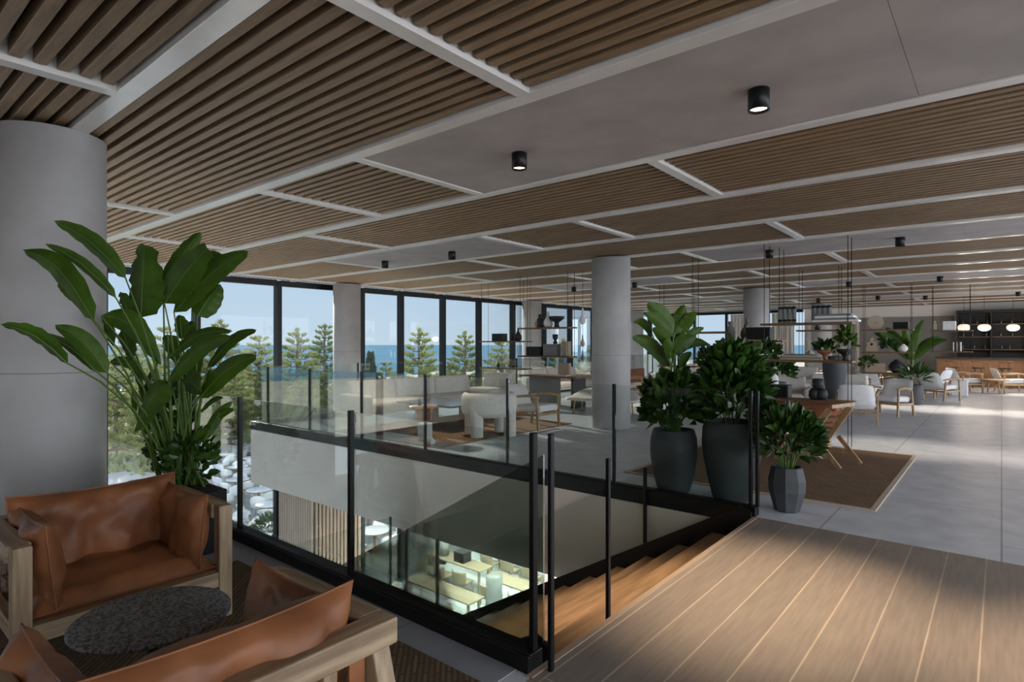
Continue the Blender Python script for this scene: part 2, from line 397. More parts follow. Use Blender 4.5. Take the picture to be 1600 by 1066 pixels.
# ---------------------------------------------------------------- pines
M['pine'] = mat('pine needles', (108, 116, 68), .8, (158, 160, 104), 1.2, spec=.2)
M['pine2'] = mat('pine needles grey green', (92, 108, 70), .8, (132, 142, 92), 1.2, spec=.2)
M['trunk'] = mat('pine bark', (92, 80, 70), .9)
def pine(seed, H, crown0, W, m):
    rr = random.Random(seed)
    t = thing('pine_tree', 'x', 'tree')
    tk = MB(); tk.tube([(0, 0, 0), (.1, 0, H*.4), (-.05, .05, H*.75), (0, 0, H*.97)], [.2, .15, .09, .03], 7)
    fo = MB()
    def tuft(c, d, L):
        d = Vector(d).normalized()
        for _ in range(34):
            a = Vector((rr.gauss(0, .55), rr.gauss(0, .55), rr.gauss(0, .45)))+d*1.1
            a.normalize(); l = L*rr.uniform(.7, 1.1)
            s1 = a.orthogonal().normalized()*L*.10; s2 = a.cross(s1)
            b = Vector(c)-a*L*.15
            fo.add([tuple(b-s1), tuple(b+s1), tuple(b+a*l), tuple(b+s2)], [(0, 1, 2), (3, 0, 2)])
    z = crown0
    while z < H*.95:
        k = (z-crown0)/(H-crown0); Rr = W*(1-k)**1.05*rr.uniform(.8, 1.1)+.25
        nb = rr.choice((5, 6, 7)) if k < .8 else 4
        for j in range(nb):
            an = 2*math.pi*(j+rr.random()*.6)/nb; r_ = Rr*rr.uniform(.75, 1.1)
            dx, dy = math.cos(an), math.sin(an)
            tip = Vector((dx*r_, dy*r_, z+r_*.22+.15))
            tk.tube([(0, 0, z), (dx*r_*.5, dy*r_*.5, z-.02), tuple(tip)], [.05, .03, .012], 4)
            ns = max(2, int(r_/.24))
            for q in range(ns):
                f_ = .35+.65*(q+1)/ns
                c = Vector((dx*r_*f_, dy*r_*f_, z+r_*.22*f_*f_+.05))
                sd_ = Vector((-dy, dx, 0))*rr.uniform(-.35, .35)*(1.2-f_)
                tuft(c+sd_, (dx*.55, dy*.55, 1.0), .60*(1-.45*k))
        z += (.66 if k < .5 else .56)*rr.uniform(.85, 1.1)
    tuft((0, 0, H*.93), (0, 0, 1), .6); tuft((0, 0, H*.86), (0, 0, 1), .5)
    tk.build('trunk', 'trunk', t); fo.build('foliage', m, t)
    return t
P1 = pine(1, 9.5, 3.0, 2.5, 'pine'); P2 = pine(2, 8.5, 2.0, 3.0, 'pine'); P3 = pine(5, 10.2, 4.0, 2.3, 'pine2')
protos = [P1, P2, P3]; pused = [False]*3
HS = [9.5, 8.5, 10.2]
# (column, distance, top row in the picture -> height)
pl = [(205, 52, 500, 0), (262, 44, 505, 1), (345, 50, 493, 0), (405, 47, 520, 1), (465, 43, 506, 0), (508, 50, 500, 2), (655, 44, 506, 0), (727, 50, 512, 0),
      (785, 46, 528, 1), (603, 47, 562, 1), (880, 50, 524, 0), (925, 46, 540, 1), (1010, 50, 520, 1), (310, 60, 540, 2), (838, 44, 540, 2), (705, 60, 556, 1),
      (240, 34, 560, 1), (300, 38, 570, 1), (360, 36, 560, 1), (410, 40, 575, 1), (470, 36, 585, 1), (180, 40, 540, 0), (520, 41, 590, 1), (575, 52, 576, 0), (620, 38, 590, 1), (690, 39, 600, 1), (750, 38, 598, 1),
      (820, 37, 580, 1), (870, 38, 575, 1), (915, 40, 570, 1), (965, 38, 560, 0), (1040, 42, 545, 0), (140, 46, 520, 0), (380, 58, 545, 2), (440, 58, 550, 2), (545, 62, 548, 0)]
for i, (px, d, ty, k) in enumerate(pl):
    x, y = ray(px, d); gz = LZ-.4-max(0, (-x-42))*.028
    top = 1.6-(ty-537)*d/920; sc = (top-gz)/HS[k]
    rz = rnd.uniform(0, 6.28)
    if not pused[k]:
        o = protos[k]; pused[k] = True; o.location = (x, y, gz); o.rotation_euler = (0, 0, rz); o.scale = (sc,)*3
    else: o = dup(protos[k], (x, y, gz), rz, sc=sc)
    tall = ty < 530; kind_ = lambda q: 0 if q[2] < 530 else (2 if q[3] == 2 else 1)
    rank = sorted(q[0] for q in pl if kind_(q) == kind_((px, d, ty, k))).index(px)
    o['label'] = ['tall pine with its tip against the sky, %s tall one from the left', 'low bushy pine in the lower band of trees, %s low one from the left', 'slender grey green pine set back outside, %s such one from the left'][0 if tall else (2 if k == 2 else 1)] % ORD[rank]
    o['group'] = ['tall pines outside the windows', 'low pines outside the windows', 'grey green pines set back outside'][0 if tall else (2 if k == 2 else 1)]
# dark narrow cypress
c_ = MB(); 
for k in range(500):
    h = rnd.random()**1.1; r_ = .85*math.sin(math.pi*min(1, h*.8+.18))**.8*(1-h*.55); an = rnd.uniform(0, 6.28)
    b = Vector((math.cos(an)*r_, math.sin(an)*r_, .3+h*7)); a = Vector((math.cos(an)*.4, math.sin(an)*.4, 1)).normalized()*.5
    s1 = a.orthogonal().normalized()*.16; s2 = a.cross(s1).normalized()*.16
    c_.add([tuple(b-s1), tuple(b+s1), tuple(b+a), tuple(b-s2), tuple(b+s2)], [(0, 1, 2), (3, 4, 2)])
x, y = ray(579, 46); cy = c_.build('cypress', mat('cypress foliage', (58, 70, 54), .9), label='narrow dark cypress outside, just right of the column behind the sofa', cat='tree'); cy.location = (x, y, LZ-.8); 
# low scrub on the slope, uncountable
sc_ = MB()
for k in range(5200):
    d = 34+70*rnd.random()**1.6; px = rnd.uniform(80, 1120); x, y = ray(px, d)
    if 300 < px < 375 and d < 60: continue
    gz = LZ-.4-max(0, (-x-42))*.028
    for j in range(5):
        a = Vector((rnd.gauss(0, 1), rnd.gauss(0, 1), abs(rnd.gauss(0, 1))+.5)).normalized()*rnd.uniform(.4, 1.1)
        s1 = a.orthogonal().normalized()*.28
        b = Vector((x+rnd.gauss(0, .4), y+rnd.gauss(0, .4), gz))
        sc_.add([tuple(b-s1), tuple(b+s1), tuple(b+a)], [(0, 1, 2)])
sc_.build('scrub', M['scrub'], label='low green scrub growing on the slope towards the sea', cat='shrubs', kind='stuff')
# ================================================================ DOWNLIGHTS
M['lamp'] = mat('lamp glow', (255, 236, 210), .5, emis=((255, 226, 190), 6))
M['rim'] = mat('brass rim', (120, 84, 50), .4, metal=1)
dl0 = thing('ceiling_downlight', 'x', 'ceiling light', (0, 0, CZ+.012))
MB().lathe([(.062, 0), (.066, -.004), (.066, -.135), (.058, -.135), (.056, -.11)], 24).build('housing', 'black', dl0)
MB().lathe([(.001, -.118), (.055, -.118), (.055, -.112), (.001, -.112)], 20).build('lens', 'lamp', dl0)
def rowY(k): return Y0+DY*(k+.5)
dls = [(-1.2, 1, 'black downlight at the right on the nearest concrete ceiling strip'), (-3.18, 1, 'black downlight left of centre on the nearest concrete ceiling strip'),
       (-7.5, 3, 'black downlight on the concrete panel above the lounge, nearer the stair'), (-9.38, 3, 'black downlight on the concrete panel above the lounge, nearer the sea windows'),
       (-1.2, 5, 'black downlight on the second concrete strip, above the rug with the slatted chair'), (-3.12, 5, 'black downlight on the second concrete strip, beside the hanging shelf cables'),
       (-7.55, 7, 'black downlight just right of the lone mid lounge column'), (-9.5, 7, 'small black downlight just left of the lone mid lounge column'),
       (-1.15, 9, 'black downlight high at right above the far armchairs'), (-3.1, 9, 'black downlight above the shelf holding the round disc sculpture'),
       (-5.1, 12.4, 'small black downlight far off above the striped jars'), (-3.25, 12.4, 'small black downlight far off left of the round disc sculpture'), (-2.0, 13, 'farthest small black downlight near the bar shelves'), (.4, 13, 'farthest small black downlight over the bar counter'),
       (.85, 1, 'black downlight outside the right edge, nearest strip'), (2.8, 5, 'black downlight outside the right edge, second strip'), (.8, 5, 'black downlight outside the right edge, second strip, nearer'), (.8, 9, 'black downlight near the bar, third strip')]
for i, (x, k, lb_) in enumerate(dls):
    if i == 0: o = dl0; o.location = (x, rowY(k), CZ+.012)
    else: o = dup(dl0, (x, rowY(k), CZ+.012))
    o['label'] = lb_; o['group'] = 'cylindrical black ceiling downlights'
    d = bpy.data.lights.new('downlight', 'SPOT'); d.energy = 720 if k in (1,) else (260 if k < 8 else 520); d.color = (1, .76, .52) if k == 1 else (1, .86, .7); d.spot_size = R(50); d.spot_blend = 1; d.shadow_soft_size = .05
    l = bpy.data.objects.new('downlight_beam', d); COL.objects.link(l); l.location = (x, rowY(k), CZ-.14)

# ================================================================ SEATING CORNER
M['leather'] = mat('tan leather', (148, 94, 58), .5, (108, 66, 40), 3.5, bump=.25, bscale=26, spec=.4)
M['chairwood'] = mat('weathered oak', (172, 150, 120), .6, (122, 102, 78), 3.2, stretch=(3, 3, 3), bump=.25, bscale=18)
def wood_axis(name, ax, a=(176, 154, 124), b=(128, 106, 82)):
    st_ = [11, 11, 11]; st_[ax] = .9
    return mat(name, a, .55, b, 2.2, stretch=tuple(st_), bump=.18, bscale=9)
M['wx'] = wood_axis('oak grain x', 0); M['wy'] = wood_axis('oak grain y', 1); M['wz'] = wood_axis('oak grain z', 2)
M['ox'] = wood_axis('light oak x', 0, (190, 158, 120), (160, 128, 94))
def pillow(w_, h_, t_, xf, seed=0, dip=.0, mat_='leather', parent=None, name='cushion', wr=.012, piping=True, nu=22, nv=18, bow=.035, lab=None):
    of = seed*7.3
    def outline(u, v):
        return (w_/2*u*(1-bow*(1-v*v)), h_/2*v*(1-bow*(1-u*u))-dip*(1-u*u)*(v+1)/2)
    def surf(sg):
        def fn(a, b):
            u, v = a*2-1, b*2-1; x, z = outline(u, v)
            th = ((1-u**4)*(1-v**4))**.42
            nn = noise.noise(Vector((x*5+of, z*5, sg*3)))*wr*2.2+noise.noise(Vector((x*13+of, z*9, sg*3+9)))*wr*.9
            # creases running in from the corners
            cz = math.sin((abs(u)+abs(v))*9+of)*wr*.35*min(abs(u), abs(v))
            return (x, sg*(t_/2*th+(nn+cz)*min(1, th*1.4)), z)
        return fn
    m = MB(xf)
    m.grid(surf(1), nu, nv); m.grid(surf(-1), nu, nv)
    k = (nu+1)*(nv+1)
    m.f[:nu*nv] = [tuple(reversed(q)) for q in m.f[:nu*nv]]
    o = m.build(name, mat_, parent, label=lab)
    if piping:
        p = []
        for i in range(40):
            a = i/40*4; s_ = int(a); q = (a-s_)*2-1
            u, v = [(q, -1), (1, q), (-q, 1), (-1, -q)][s_]; x, z = outline(u, v); p.append((x, 0, z))
        MB(xf).tube(p+[p[0]], .0045, 5, False).build('piping', mat_, o)
    return o
T = Matrix.Translation
def RX(a): return Matrix.Rotation(R(a), 4, 'X')
def RZ(a): return Matrix.Rotation(R(a), 4, 'Z')
def RY(a): return Matrix.Rotation(R(a), 4, 'Y')
def leather_armchair(label, loc, rz, seed=0, peak=0):
    o = thing('leather_armchair', label, 'armchair', loc, rz, 'tan leather armchairs around the stone table')
    W, D, H, q = 1.0, .76, .645, .076
    bv = dict(bevel=.007)
    for sx in (-1, 1):
        x = sx*(W/2-q/2)
        MB().cbox((x, D/2-q/2, H/2), (q, q, H)).build('front_leg', 'wz', o, **bv)
        MB().box(x-q/2-.01, -D/2+.09, H-.08, x+q/2+.01, D/2-q, H).build('armrest', 'wy', o, **bv)
        MB().prism([(-D/2+.02, H-.08), (-D/2+.12, H-.08), (-D/2+.03, .30), (-D/2-.02, 0), (-D/2-.10, 0), (-D/2-.06, .3)], x-sx*.01-.035, x-sx*.01+.035, 'x').build('rear_leg', 'wz', o, **bv)
        MB().cbox((x, 0, .225), (q*.7, D-q*2, .085)).build('side_rail', 'wy', o, **bv)
    MB().cbox((0, -D/2+.045, H-.045), (W+.02, .09, .09)).build('back_rail', 'wx', o, **bv)
    MB().cbox((0, D/2-q/2, .225), (W-2*q, .07, .085)).build('front_rail', 'wx', o, **bv)
    MB().cbox((0, -D/2+.08, .225), (W-2*q, .06, .085)).build('rear_rail', 'wx', o, **bv)
    for i in range(4):
        x = -.27+.18*i
        MB().bar((x, -D/2+.05, .26), (x, -D/2+.05, H-.08), .05, .022, (0, 1, 0)).build('back_slat', 'wz', o, bevel=.003)
    for x in (-.385, .37):
        MB().cbox((x, -D/2+.045, (.26+H-.08)/2), (.06, .012, H-.08-.26)).build('leather_strap', 'leather', o)
    pillow(W-2*q-.0, .66, .16, T((0, .02, .315)) @ RX(-93), seed+1, parent=o, name='seat_cushion')
    pillow(W-2*q-.01, .46, .19, T((0, -.21, .535)) @ RX(9), seed+2, dip=.015, parent=o, name='back_cushion', wr=.024, nu=40, nv=24)
    pillow(.60, .42, .13, T((-W/2+q+.075, .045, .51)) @ RZ(90) @ RX(-6), seed+3, dip=.02, parent=o, name='side_cushion', wr=.02, nu=30, nv=22)
    pillow(.60, .42, .13, T((W/2-q-.075, .045, .51)) @ RZ(-90) @ RX(-6), seed+4, dip=.02, parent=o, name='side_cushion', wr=.02, nu=30, nv=22)
    return o
chA = leather_armchair('tan leather armchair in a chunky oak frame against the column, facing the stone table', (-3.84, 1.105, .0145), R(-90), 0)
chB = leather_armchair('tan leather armchair seen from behind in the bottom foreground', (-1.98, .80, .0145), R(90), 11)

# stone table
M['stone'] = mat('speckled grey stone', (146, 150, 156), .6, (72, 75, 80), 75, bump=.5, mid=(.40, .62), bscale=90)
o = thing('stone_side_table', 'round grey stone table on a black stem between the leather armchairs', 'table', (-2.72, .93, .0145))
MB().lathe([(.001, .435), (.28, .435), (.295, .442), (.295, .452), (.285, .458), (.001, .458)], 56).build('table_top', 'stone', o)
MB().lathe([(.026, .018), (.026, .435)], 16).build('stem', 'black', o)
MB().lathe([(.001, 0), (.17, 0), (.17, .012), (.03, .02), (.001, .02)], 32).build('base', 'black', o)
# woven rug
def rug_mat(name, a, b):
    m = mat(name, a, .95, b, 30, bump=.0)
    n = m.node_tree; p = n.nodes['Principled BSDF']
    t_ = n.nodes.new('ShaderNodeTexCoord'); mp = n.nodes.new('ShaderNodeMapping'); mp.inputs['Scale'].default_value = (15, 15, 1)
    vo = n.nodes.new('ShaderNodeTexBrick'); vo.offset = .5; vo.inputs['Brick Width'].default_value = 2.6; vo.inputs['Row Height'].default_value = .42
    vo.inputs['Mortar Size'].default_value = .09; vo.inputs['Scale'].default_value = 1
    vo.inputs['Color1'].default_value = srgb(*a); vo.inputs['Color2'].default_value = srgb(*b); vo.inputs['Mortar'].default_value = srgb(*[int(c*.8) for c in b])
    mp.inputs['Rotation'].default_value = (0, 0, R(45))
    n.links.new(t_.outputs['Object'], mp.inputs[0]); n.links.new(mp.outputs[0], vo.inputs['Vector'])
    bp = n.nodes.new('ShaderNodeBump'); bp.inputs['Strength'].default_value = .8; bp.inputs['Distance'].default_value = .006; bp.invert = True
    n.links.new(vo.outputs['Fac'], bp.inputs['Height']); n.links.new(bp.outputs[0], p.inputs['Normal'])
    n.links.new(vo.outputs['Color'], p.inputs['Base Color'])
    return m
M['rug'] = rug_mat('braided jute', (118, 98, 72), (96, 78, 56))
MB().box(-4.3, -.9, .003, -1.25, 2.03, .014).build('woven_rug', 'rug', label='dark brown braided rug under the leather armchairs and stone table', cat='rug')

# planter and plants
M['leaf'] = mat('broad leaf green', (48, 74, 8), .5, (64, 94, 15), 6, spec=.3)
M['leaf_dark'] = mat('dark glossy leaf', (30, 56, 18), .36, (58, 92, 30), 4, spec=.45)
M['stem'] = mat('green stem', (84, 112, 44), .5)
M['soil'] = mat('soil', (40, 32, 26), .95)
o = thing('planter_box', 'low black rectangular planter behind the armchair, by the column', 'planter', (-5.07, 1.9, .003))
MB().box(-.45, -.2, 0, .45, .2, .47).build('box', 'black', o, bevel=.006)
MB().box(-.42, -.17, .46, .42, .17, .475).build('soil', 'soil', o)
def at(px, py, d):                     # world point seen at that picture spot from d metres ahead
    x, y = ray(px, d); return Vector((x, y, 1.6-(py-537)*d/920))
VIEW = Vector((-math.sin(YAW), math.cos(YAW), 0))
def leaf_blade(mb, b, tip, wd, sag=.08, roll=0, n=12, fold=.18, blunt=.0, view=None, wave=0):
    b, tip = Vector(b), Vector(tip); L = (tip-b).length; ax = (tip-b).normalized()
    vw = (view or VIEW); side = ax.cross(vw).normalized(); nr = side.cross(ax).normalized()
    rot = Matrix.Rotation(roll, 3, ax); side = rot @ side; nr = rot @ nr
    up = Vector((0, 0, 1))
    v = []; nc = 4
    for i in range(n+1):
        t_ = i/n
        p = b+(tip-b)*t_+up*sag*L*(math.sin(math.pi*t_))
        wp = (math.sin(math.pi*min(1, t_*1.0)**.72)**.55 if 0 < t_ < 1 else .02)
        if blunt and t_ > .8: wp = max(wp, .72*blunt)
        if t_ == 1 and blunt: wp = .5*blunt
        for j in range(nc+1):
            u = j/nc*2-1
            q = p+side*(u*wd/2*wp)+nr*(abs(u)*fold*wd*wp)+nr*(wave*math.sin(i*2.1+j)*wd*.12*abs(u))
            v.append(tuple(q))
    f = [(i*(nc+1)+j, i*(nc+1)+j+1, (i+1)*(nc+1)+j+1, (i+1)*(nc+1)+j) for i in range(n) for j in range(nc)]
    mb.add(v, f, True)
# (base x, y, tip x, y, width px, sag, depth offset, root x)
BL = [(196, 434, 84, 345, 27, .10, .10, 232), (181, 465, 70, 381, 17, .10, 0, 228), (146, 500, 36, 391, 33, .16, -.15, 226), (106, 568, 0, 507, 25, .14, -.45, 222),
      (168, 583, 86, 508, 27, .14, -.2, 224), (151, 581, 67, 521, 14, .10, -.05, 222), (220, 496, 226, 383, 56, .02, -.1, 240), (210, 508, 188, 456, 30, .0, .0, 240),
      (255, 447, 314, 362, 27, .06, .1, 250), (257, 474, 324, 388, 42, .05, -.1, 250), (272, 488, 388, 393, 32, .08, -.05, 262), (308, 494, 344, 444, 36, .05, .05, 280),
      (158, 494, 251, 570, 34, .22, -.2, 236), (261, 560, 363, 518, 16, .14, .0, 262), (263, 597, 362, 526, 25, .12, -.1, 262), (324, 575, 401, 516, 17, .12, .0, 290),
      (311, 622, 401, 556, 28, .10, -.15, 285), (262, 600, 212, 674, 40, .16, -.3, 250), (285, 596, 313, 612, 34, .1, -.1, 285), (262, 523, 274, 568, 24, .05, .05, 262),
      (284, 530, 281, 492, 22, .05, .1, 280), (285, 528, 303, 503, 24, .0, .1, 284), (319, 688, 362, 628, 15, .12, 0, 300), (312, 645, 349, 621, 8, .1, .1, 296),
      (190, 512, 206, 563, 26, .05, .05, 238), (300, 545, 303, 592, 26, .05, .1, 290), (302, 428, 346, 398, 22, .08, .15, 276), (161, 495, 177, 541, 16, .05, .1, 230),
      (122, 470, 90, 442, 20, .1, .1, 226), (172, 565, 232, 600, 18, .18, .05, 240), (330, 660, 365, 640, 12, .1, .05, 300), (292, 700, 330, 668, 10, .1, 0, 290)]
pl_ = thing('strelitzia_plant', 'tall strelitzia with long paddle leaves growing from the black planter', 'plant', (-5.05, 1.95, .475))
off = Matrix.Translation((5.05, -1.95, -.475))
lf = MB(off); sm_ = MB(off)
for i, (bx, by, tx, ty, wd, sg, dz, rx) in enumerate(BL):
    D0 = 4.62-(.62 if bx < 200 and tx < 175 else 0)
    b = at(bx, by, D0+dz); tp = at(tx, ty, D0+dz+rnd.uniform(-.25, .12))
    leaf_blade(lf, b, tp, wd*1.12*(D0+dz)/920, sg, rnd.uniform(-.35, .35), 14, .16, blunt=.8 if i in (6, 9) else 0, wave=.5)
    rt = Vector((-5.05+((rx-262)/100)*.30+rnd.uniform(-.05, .05), 1.93+rnd.uniform(-.08, .08)+((rx-262)/100)*.06, .47))
    mid = rt.lerp(b, .55)+Vector((0, 0, .10))+((rt-b)*Vector((1, 1, 0)))*.10
    pts = [rt.lerp(mid, .0), rt.lerp(mid, .5)+Vector((0, 0, .05)), mid, mid.lerp(b, .55)+Vector((0, 0, .03)), b]
    sm_.tube([tuple(q) for q in pts], [.013, .010, .008, .0065, .005], 5, False)
    m_ = tp-b
    sm_.tube([tuple(b+m_*q+Vector((0, 0, sg*m_.length*math.sin(math.pi*q)-.003))) for q in (0, .25, .5, .75, .97)], [.005, .004, .003, .002, .001], 4, False)
for k in range(16):                        # extra bare stems
    rt = Vector((-5.05+rnd.uniform(-.18, .26), 1.93+rnd.uniform(-.1, .1), .47)); px = 200+rnd.random()*115
    b = at(px, 590+rnd.random()*60, 4.75); sm_.tube([tuple(rt), tuple(rt.lerp(b, .5)+Vector((0, 0, .04))), tuple(b)], [.013, .009, .005], 5, False)
    tp = b+Vector((rnd.uniform(-.06, .06), rnd.uniform(-.06, .06), .2)); leaf_blade(lf, b, tp, .04, .05, rnd.uniform(-1, 1), 6)
lf.build('leaves', 'leaf', pl_); sm_.build('stems', 'stem', pl_)

def bush(mb, c, rx, rz_, n, L, W_, seed, root=None, flat=.0, lower=-.55):
    rr = random.Random(seed)
    for k in range(n):
        d = Vector((rr.gauss(0, 1), rr.gauss(0, 1), rr.gauss(0, .9))).normalized()
        if d.z < lower: d.z = -d.z*.5
        q = rr.uniform(.35, 1)**.45
        p = Vector((c[0]+d.x*rx*q, c[1]+d.y*rx*q, c[2]+d.z*rz_*q))
        a = (d+Vector((rr.gauss(0, .35), rr.gauss(0, .35), .55+rr.gauss(0, .3)))).normalized()
        l = L*rr.uniform(.7, 1.2)
        leaf_blade(mb, p, p+a*l, W_*rr.uniform(.8, 1.2), rr.uniform(.03, .14), rr.uniform(-1.2, 1.2), 5, .2, view=Vector((rr.gauss(0, 1), rr.gauss(0, 1), .3)).normalized())
db = thing('shrub', 'dark small leaved shrub low between the strelitzia stems in the black planter', 'plant', (-5.3, 1.96, .475))
b_ = MB(); bush(b_, (0, 0, .38), .17, .40, 260, .09, .05, 3, lower=-1); bush(b_, (.36, 0, .2), .17, .22, 160, .09, .05, 4, lower=-1)
b_.build('leaves', 'leaf_dark', db)
tb = MB()
for k in range(8): an = k*.8; tb.tube([(.02*math.cos(an), .02*math.sin(an), 0), (.15*math.cos(an), .1*math.sin(an), .5)], .006, 4)
tb.build('stems', 'stem', db)

# ---------------------------------------------------------------- big pots at the head of the void
M['pot'] = mat('charcoal clay', (60, 63, 67), .65, (74, 77, 81), 3, bump=.1)
def pot(label, loc, prof, n=48, smooth=True):
    o = thing('plant_pot', label, 'pot', loc)
    MB().lathe(prof, n, smooth=smooth).build('vessel', 'pot', o)
    r_, z_ = prof[-3][0], prof[-3][1]
    MB().lathe([(.001, z_-.06), (r_-.03, z_-.06), (r_-.03, z_-.05), (.001, z_-.05)], 24).build('soil', 'soil', o)
    return o
p1 = (-2.73, 6.02, 0); p2 = (-2.15, 6.14, 0); p3 = (-1.58, 6.02, 0)
pot('tall dark pot at left of the pair behind the glass balustrade', p1, [(.10, 0), (.155, .0), (.17, .02), (.215, .18), (.243, .36), (.25, .47), (.243, .58), (.22, .66), (.215, .675), (.20, .675), (.2, .66), (.195, .6)])
pot('tallest widest dark pot, right of the pair behind the glass balustrade', p2, [(.10, 0), (.175, .0), (.19, .02), (.235, .2), (.28, .42), (.295, .58), (.288, .72), (.27, .79), (.262, .80), (.245, .8), (.24, .78), (.23, .7)])
pot('small faceted dark pot on the tile floor just right of the balustrade end', p3, [(.09, 0), (.105, .0), (.115, .015), (.165, .2), (.168, .30), (.14, .42), (.135, .425), (.125, .425), (.12, .41), (.115, .36)], 9, False)
def potplant(label, c, spec, dz, name='leafy_plant', cat='plant'):
    o = thing(name, label, cat, (c[0], c[1], dz))
    b = MB()
    for (cx, cy, cz, rx, rz_, n, L, W_, s_) in spec: bush(b, (cx, cy, cz), rx, rz_, n, L, W_, s_)
    b.build('leaves', 'leaf_dark', o)
    s = MB(); rr = random.Random(int(dz*100)); cx, cy, cz, rx, rz_ = spec[0][:5]
    for k in range(12):
        an = k*2.4; s.tube([(.03*math.cos(an), .03*math.sin(an), -.05), (.09*math.cos(an), .09*math.sin(an), cz*.5), (rx*.7*math.cos(an), rx*.7*math.sin(an), cz)], [.008, .007, .005], 5, False)
    s.build('stems', 'stem', o)
    return o
potplant('wide bushy glossy plant in the left tall dark pot', p1, [(0, 0, .30, .30, .34, 480, .15, .075, 21)], .62)
potplant('tallest bushy glossy plant in the widest dark pot', p2, [(0, 0, .34, .34, .40, 560, .16, .08, 22), (.02, .02, .68, .20, .18, 170, .15, .08, 23)], .72)
potplant('small bushy plant with pointed leaves in the faceted pot', p3, [(0, 0, .30, .27, .26, 430, .15, .05, 24)], .38)
bn = thing('banana_plant', 'broad leaved banana plant rising above the left tall dark pot', 'plant', (-2.73, 6.05, .62))
off = Matrix.Translation((2.73, -6.05, -.62)); lf = MB(off); sm_ = MB(off)
for bx, by, tx, ty, wd, sg in [(1053, 520, 1012, 473, 22, .1), (1054, 522, 1069, 476, 18, .04), (1052, 526, 1008, 488, 18, .1), (1064, 523, 1088, 487, 18, .06), (1020, 524, 990, 503, 11, .2), (1047, 572, 988, 526, 20, .14),
                               (1054, 552, 1087, 526, 22, .1), (1060, 546, 1108, 538, 14, .16), (1063, 574, 1080, 550, 13, .1), (1056, 542, 1057, 490, 28, .03), (1046, 540, 1020, 512, 16, .1), (1052, 560, 1040, 530, 16, .08), (1066, 540, 1100, 512, 12, .12), (1050, 600, 1030, 575, 14, .1), (1060, 598, 1078, 572, 14, .1)]:
    D0 = 6.45+rnd.uniform(-.15, .15); b = at(bx, by, D0); tp = at(tx, ty, D0+rnd.uniform(-.2, .2))
    leaf_blade(lf, b, tp, wd*1.2*D0/920, sg, rnd.uniform(-.4, .4), 12, .16, wave=.4)
    rt = Vector((-2.73+rnd.uniform(-.05, .05), 6.04+rnd.uniform(-.05, .05), .6)); sm_.tube([tuple(rt), tuple(rt.lerp(b, .6)+Vector((0, 0, .05))), tuple(b)], [.014, .01, .006], 5, False)
lf.build('leaves', 'leaf', bn); sm_.build('stems', 'stem', bn)
# ================================================================ LOUNGE AND FAR FURNITURE
M['fabric'] = mat('off white boucle', (206, 202, 196), .9, (218, 214, 208), 20, bump=.15, bscale=120)
M['fabric_w'] = mat('white upholstery', (222, 222, 222), .85, (230, 230, 230), 12)
M['ashwood'] = mat('ash wood', (178, 148, 112), .5, (150, 120, 86), 3, stretch=(5, 5, 1.2))
M['walnut'] = mat('brown wood board', (122, 94, 66), .5, (98, 74, 52), 3, stretch=(1, 8, 8))
M['smoke'] = mat('smoked dark top', (58, 58, 58), .18)
M['redwood'] = mat('reddish wood', (148, 96, 70), .5, (126, 80, 58), 4)
M['orug'] = rug_mat('ochre jute', (150, 108, 68), (128, 90, 54))
M['orug2'] = rug_mat('tan jute', (132, 104, 74), (112, 86, 58))
M['greybox'] = mat('grey lacquer', (118, 122, 122), .6)
M['dark'] = mat('dark charcoal', (38, 40, 42), .6)
M['clay'] = mat('beige clay', (176, 160, 142), .8)
M['terracotta'] = mat('terracotta leather', (142, 84, 54), .5, (122, 70, 44), 5)
MB().box(-9.33, 6.17, .0, -6.6, 9.8, .012).build('lounge_rug', 'orug', label='ochre woven rug under the lounge coffee table and sofa', cat='rug')
o = thing('bordered_rug', 'brown woven rug with a pale border under the slatted wooden chair', 'rug', (-3.6, 6.5, 0))
MB().box(.05, .05, 0, 2.63, 3.55, .012).build('field', 'orug2', o)
MB().box(0, 0, 0, 2.68, .05, .014).box(0, 3.55, 0, 2.68, 3.6, .014).box(0, .05, 0, .05, 3.55, .014).box(2.63, .05, 0, 2.68, 3.55, .014).build('border', mat('pale rug border', (186, 170, 152), .9), o)

def sofa(label, loc, rz, L, n, arm=(True, False), D=.95, group=None, H=.86):
    o = thing('sofa', label, 'sofa', loc, rz, group)      # faces +Y, length along x, origin at centre of footprint
    sb = dict(bevel=.05, seg=4)
    MB().box(-L/2, -D/2+.05, .22, L/2, D/2, .46).build('seat', 'fabric', o, bevel=.09, seg=5)
    w_ = (L-.04)/n
    for i in range(n):
        x0 = -L/2+.02+w_*i
        MB(T((x0+w_/2, -D/2+.13, .40)) @ RX(10)).box(-w_/2+.006, -.09, 0, w_/2-.006, .09, H-.42).build('back_cushion', 'fabric', o, bevel=.06, seg=4)
    for k, sx in enumerate((-1, 1)):
        if arm[k]: MB().box(sx*L/2-.02 if sx > 0 else -L/2-.16, -D/2+.02, .20, L/2+.16 if sx > 0 else -L/2+.02, D/2-.02, .60).build('armrest', 'fabric', o, bevel=.07, seg=5)
    for x in (-L/2+.15, 0, L/2-.15):
        for y in (-D/2+.15, D/2-.12): MB().box(x-.012, y-.012, 0, x+.012, y+.012, .22).build('leg', 'black', o)
    return o
sofa('long off white three cushion sofa in the lounge, its back to the sea windows', (-9.75, 8.75, 0), R(-90), 3.5, 3, (False, True))
sofa('short off white sofa section at the far end of the long sofa', (-10.3, 11.4, .0), R(180), .95, 1, (False, False), group=None)

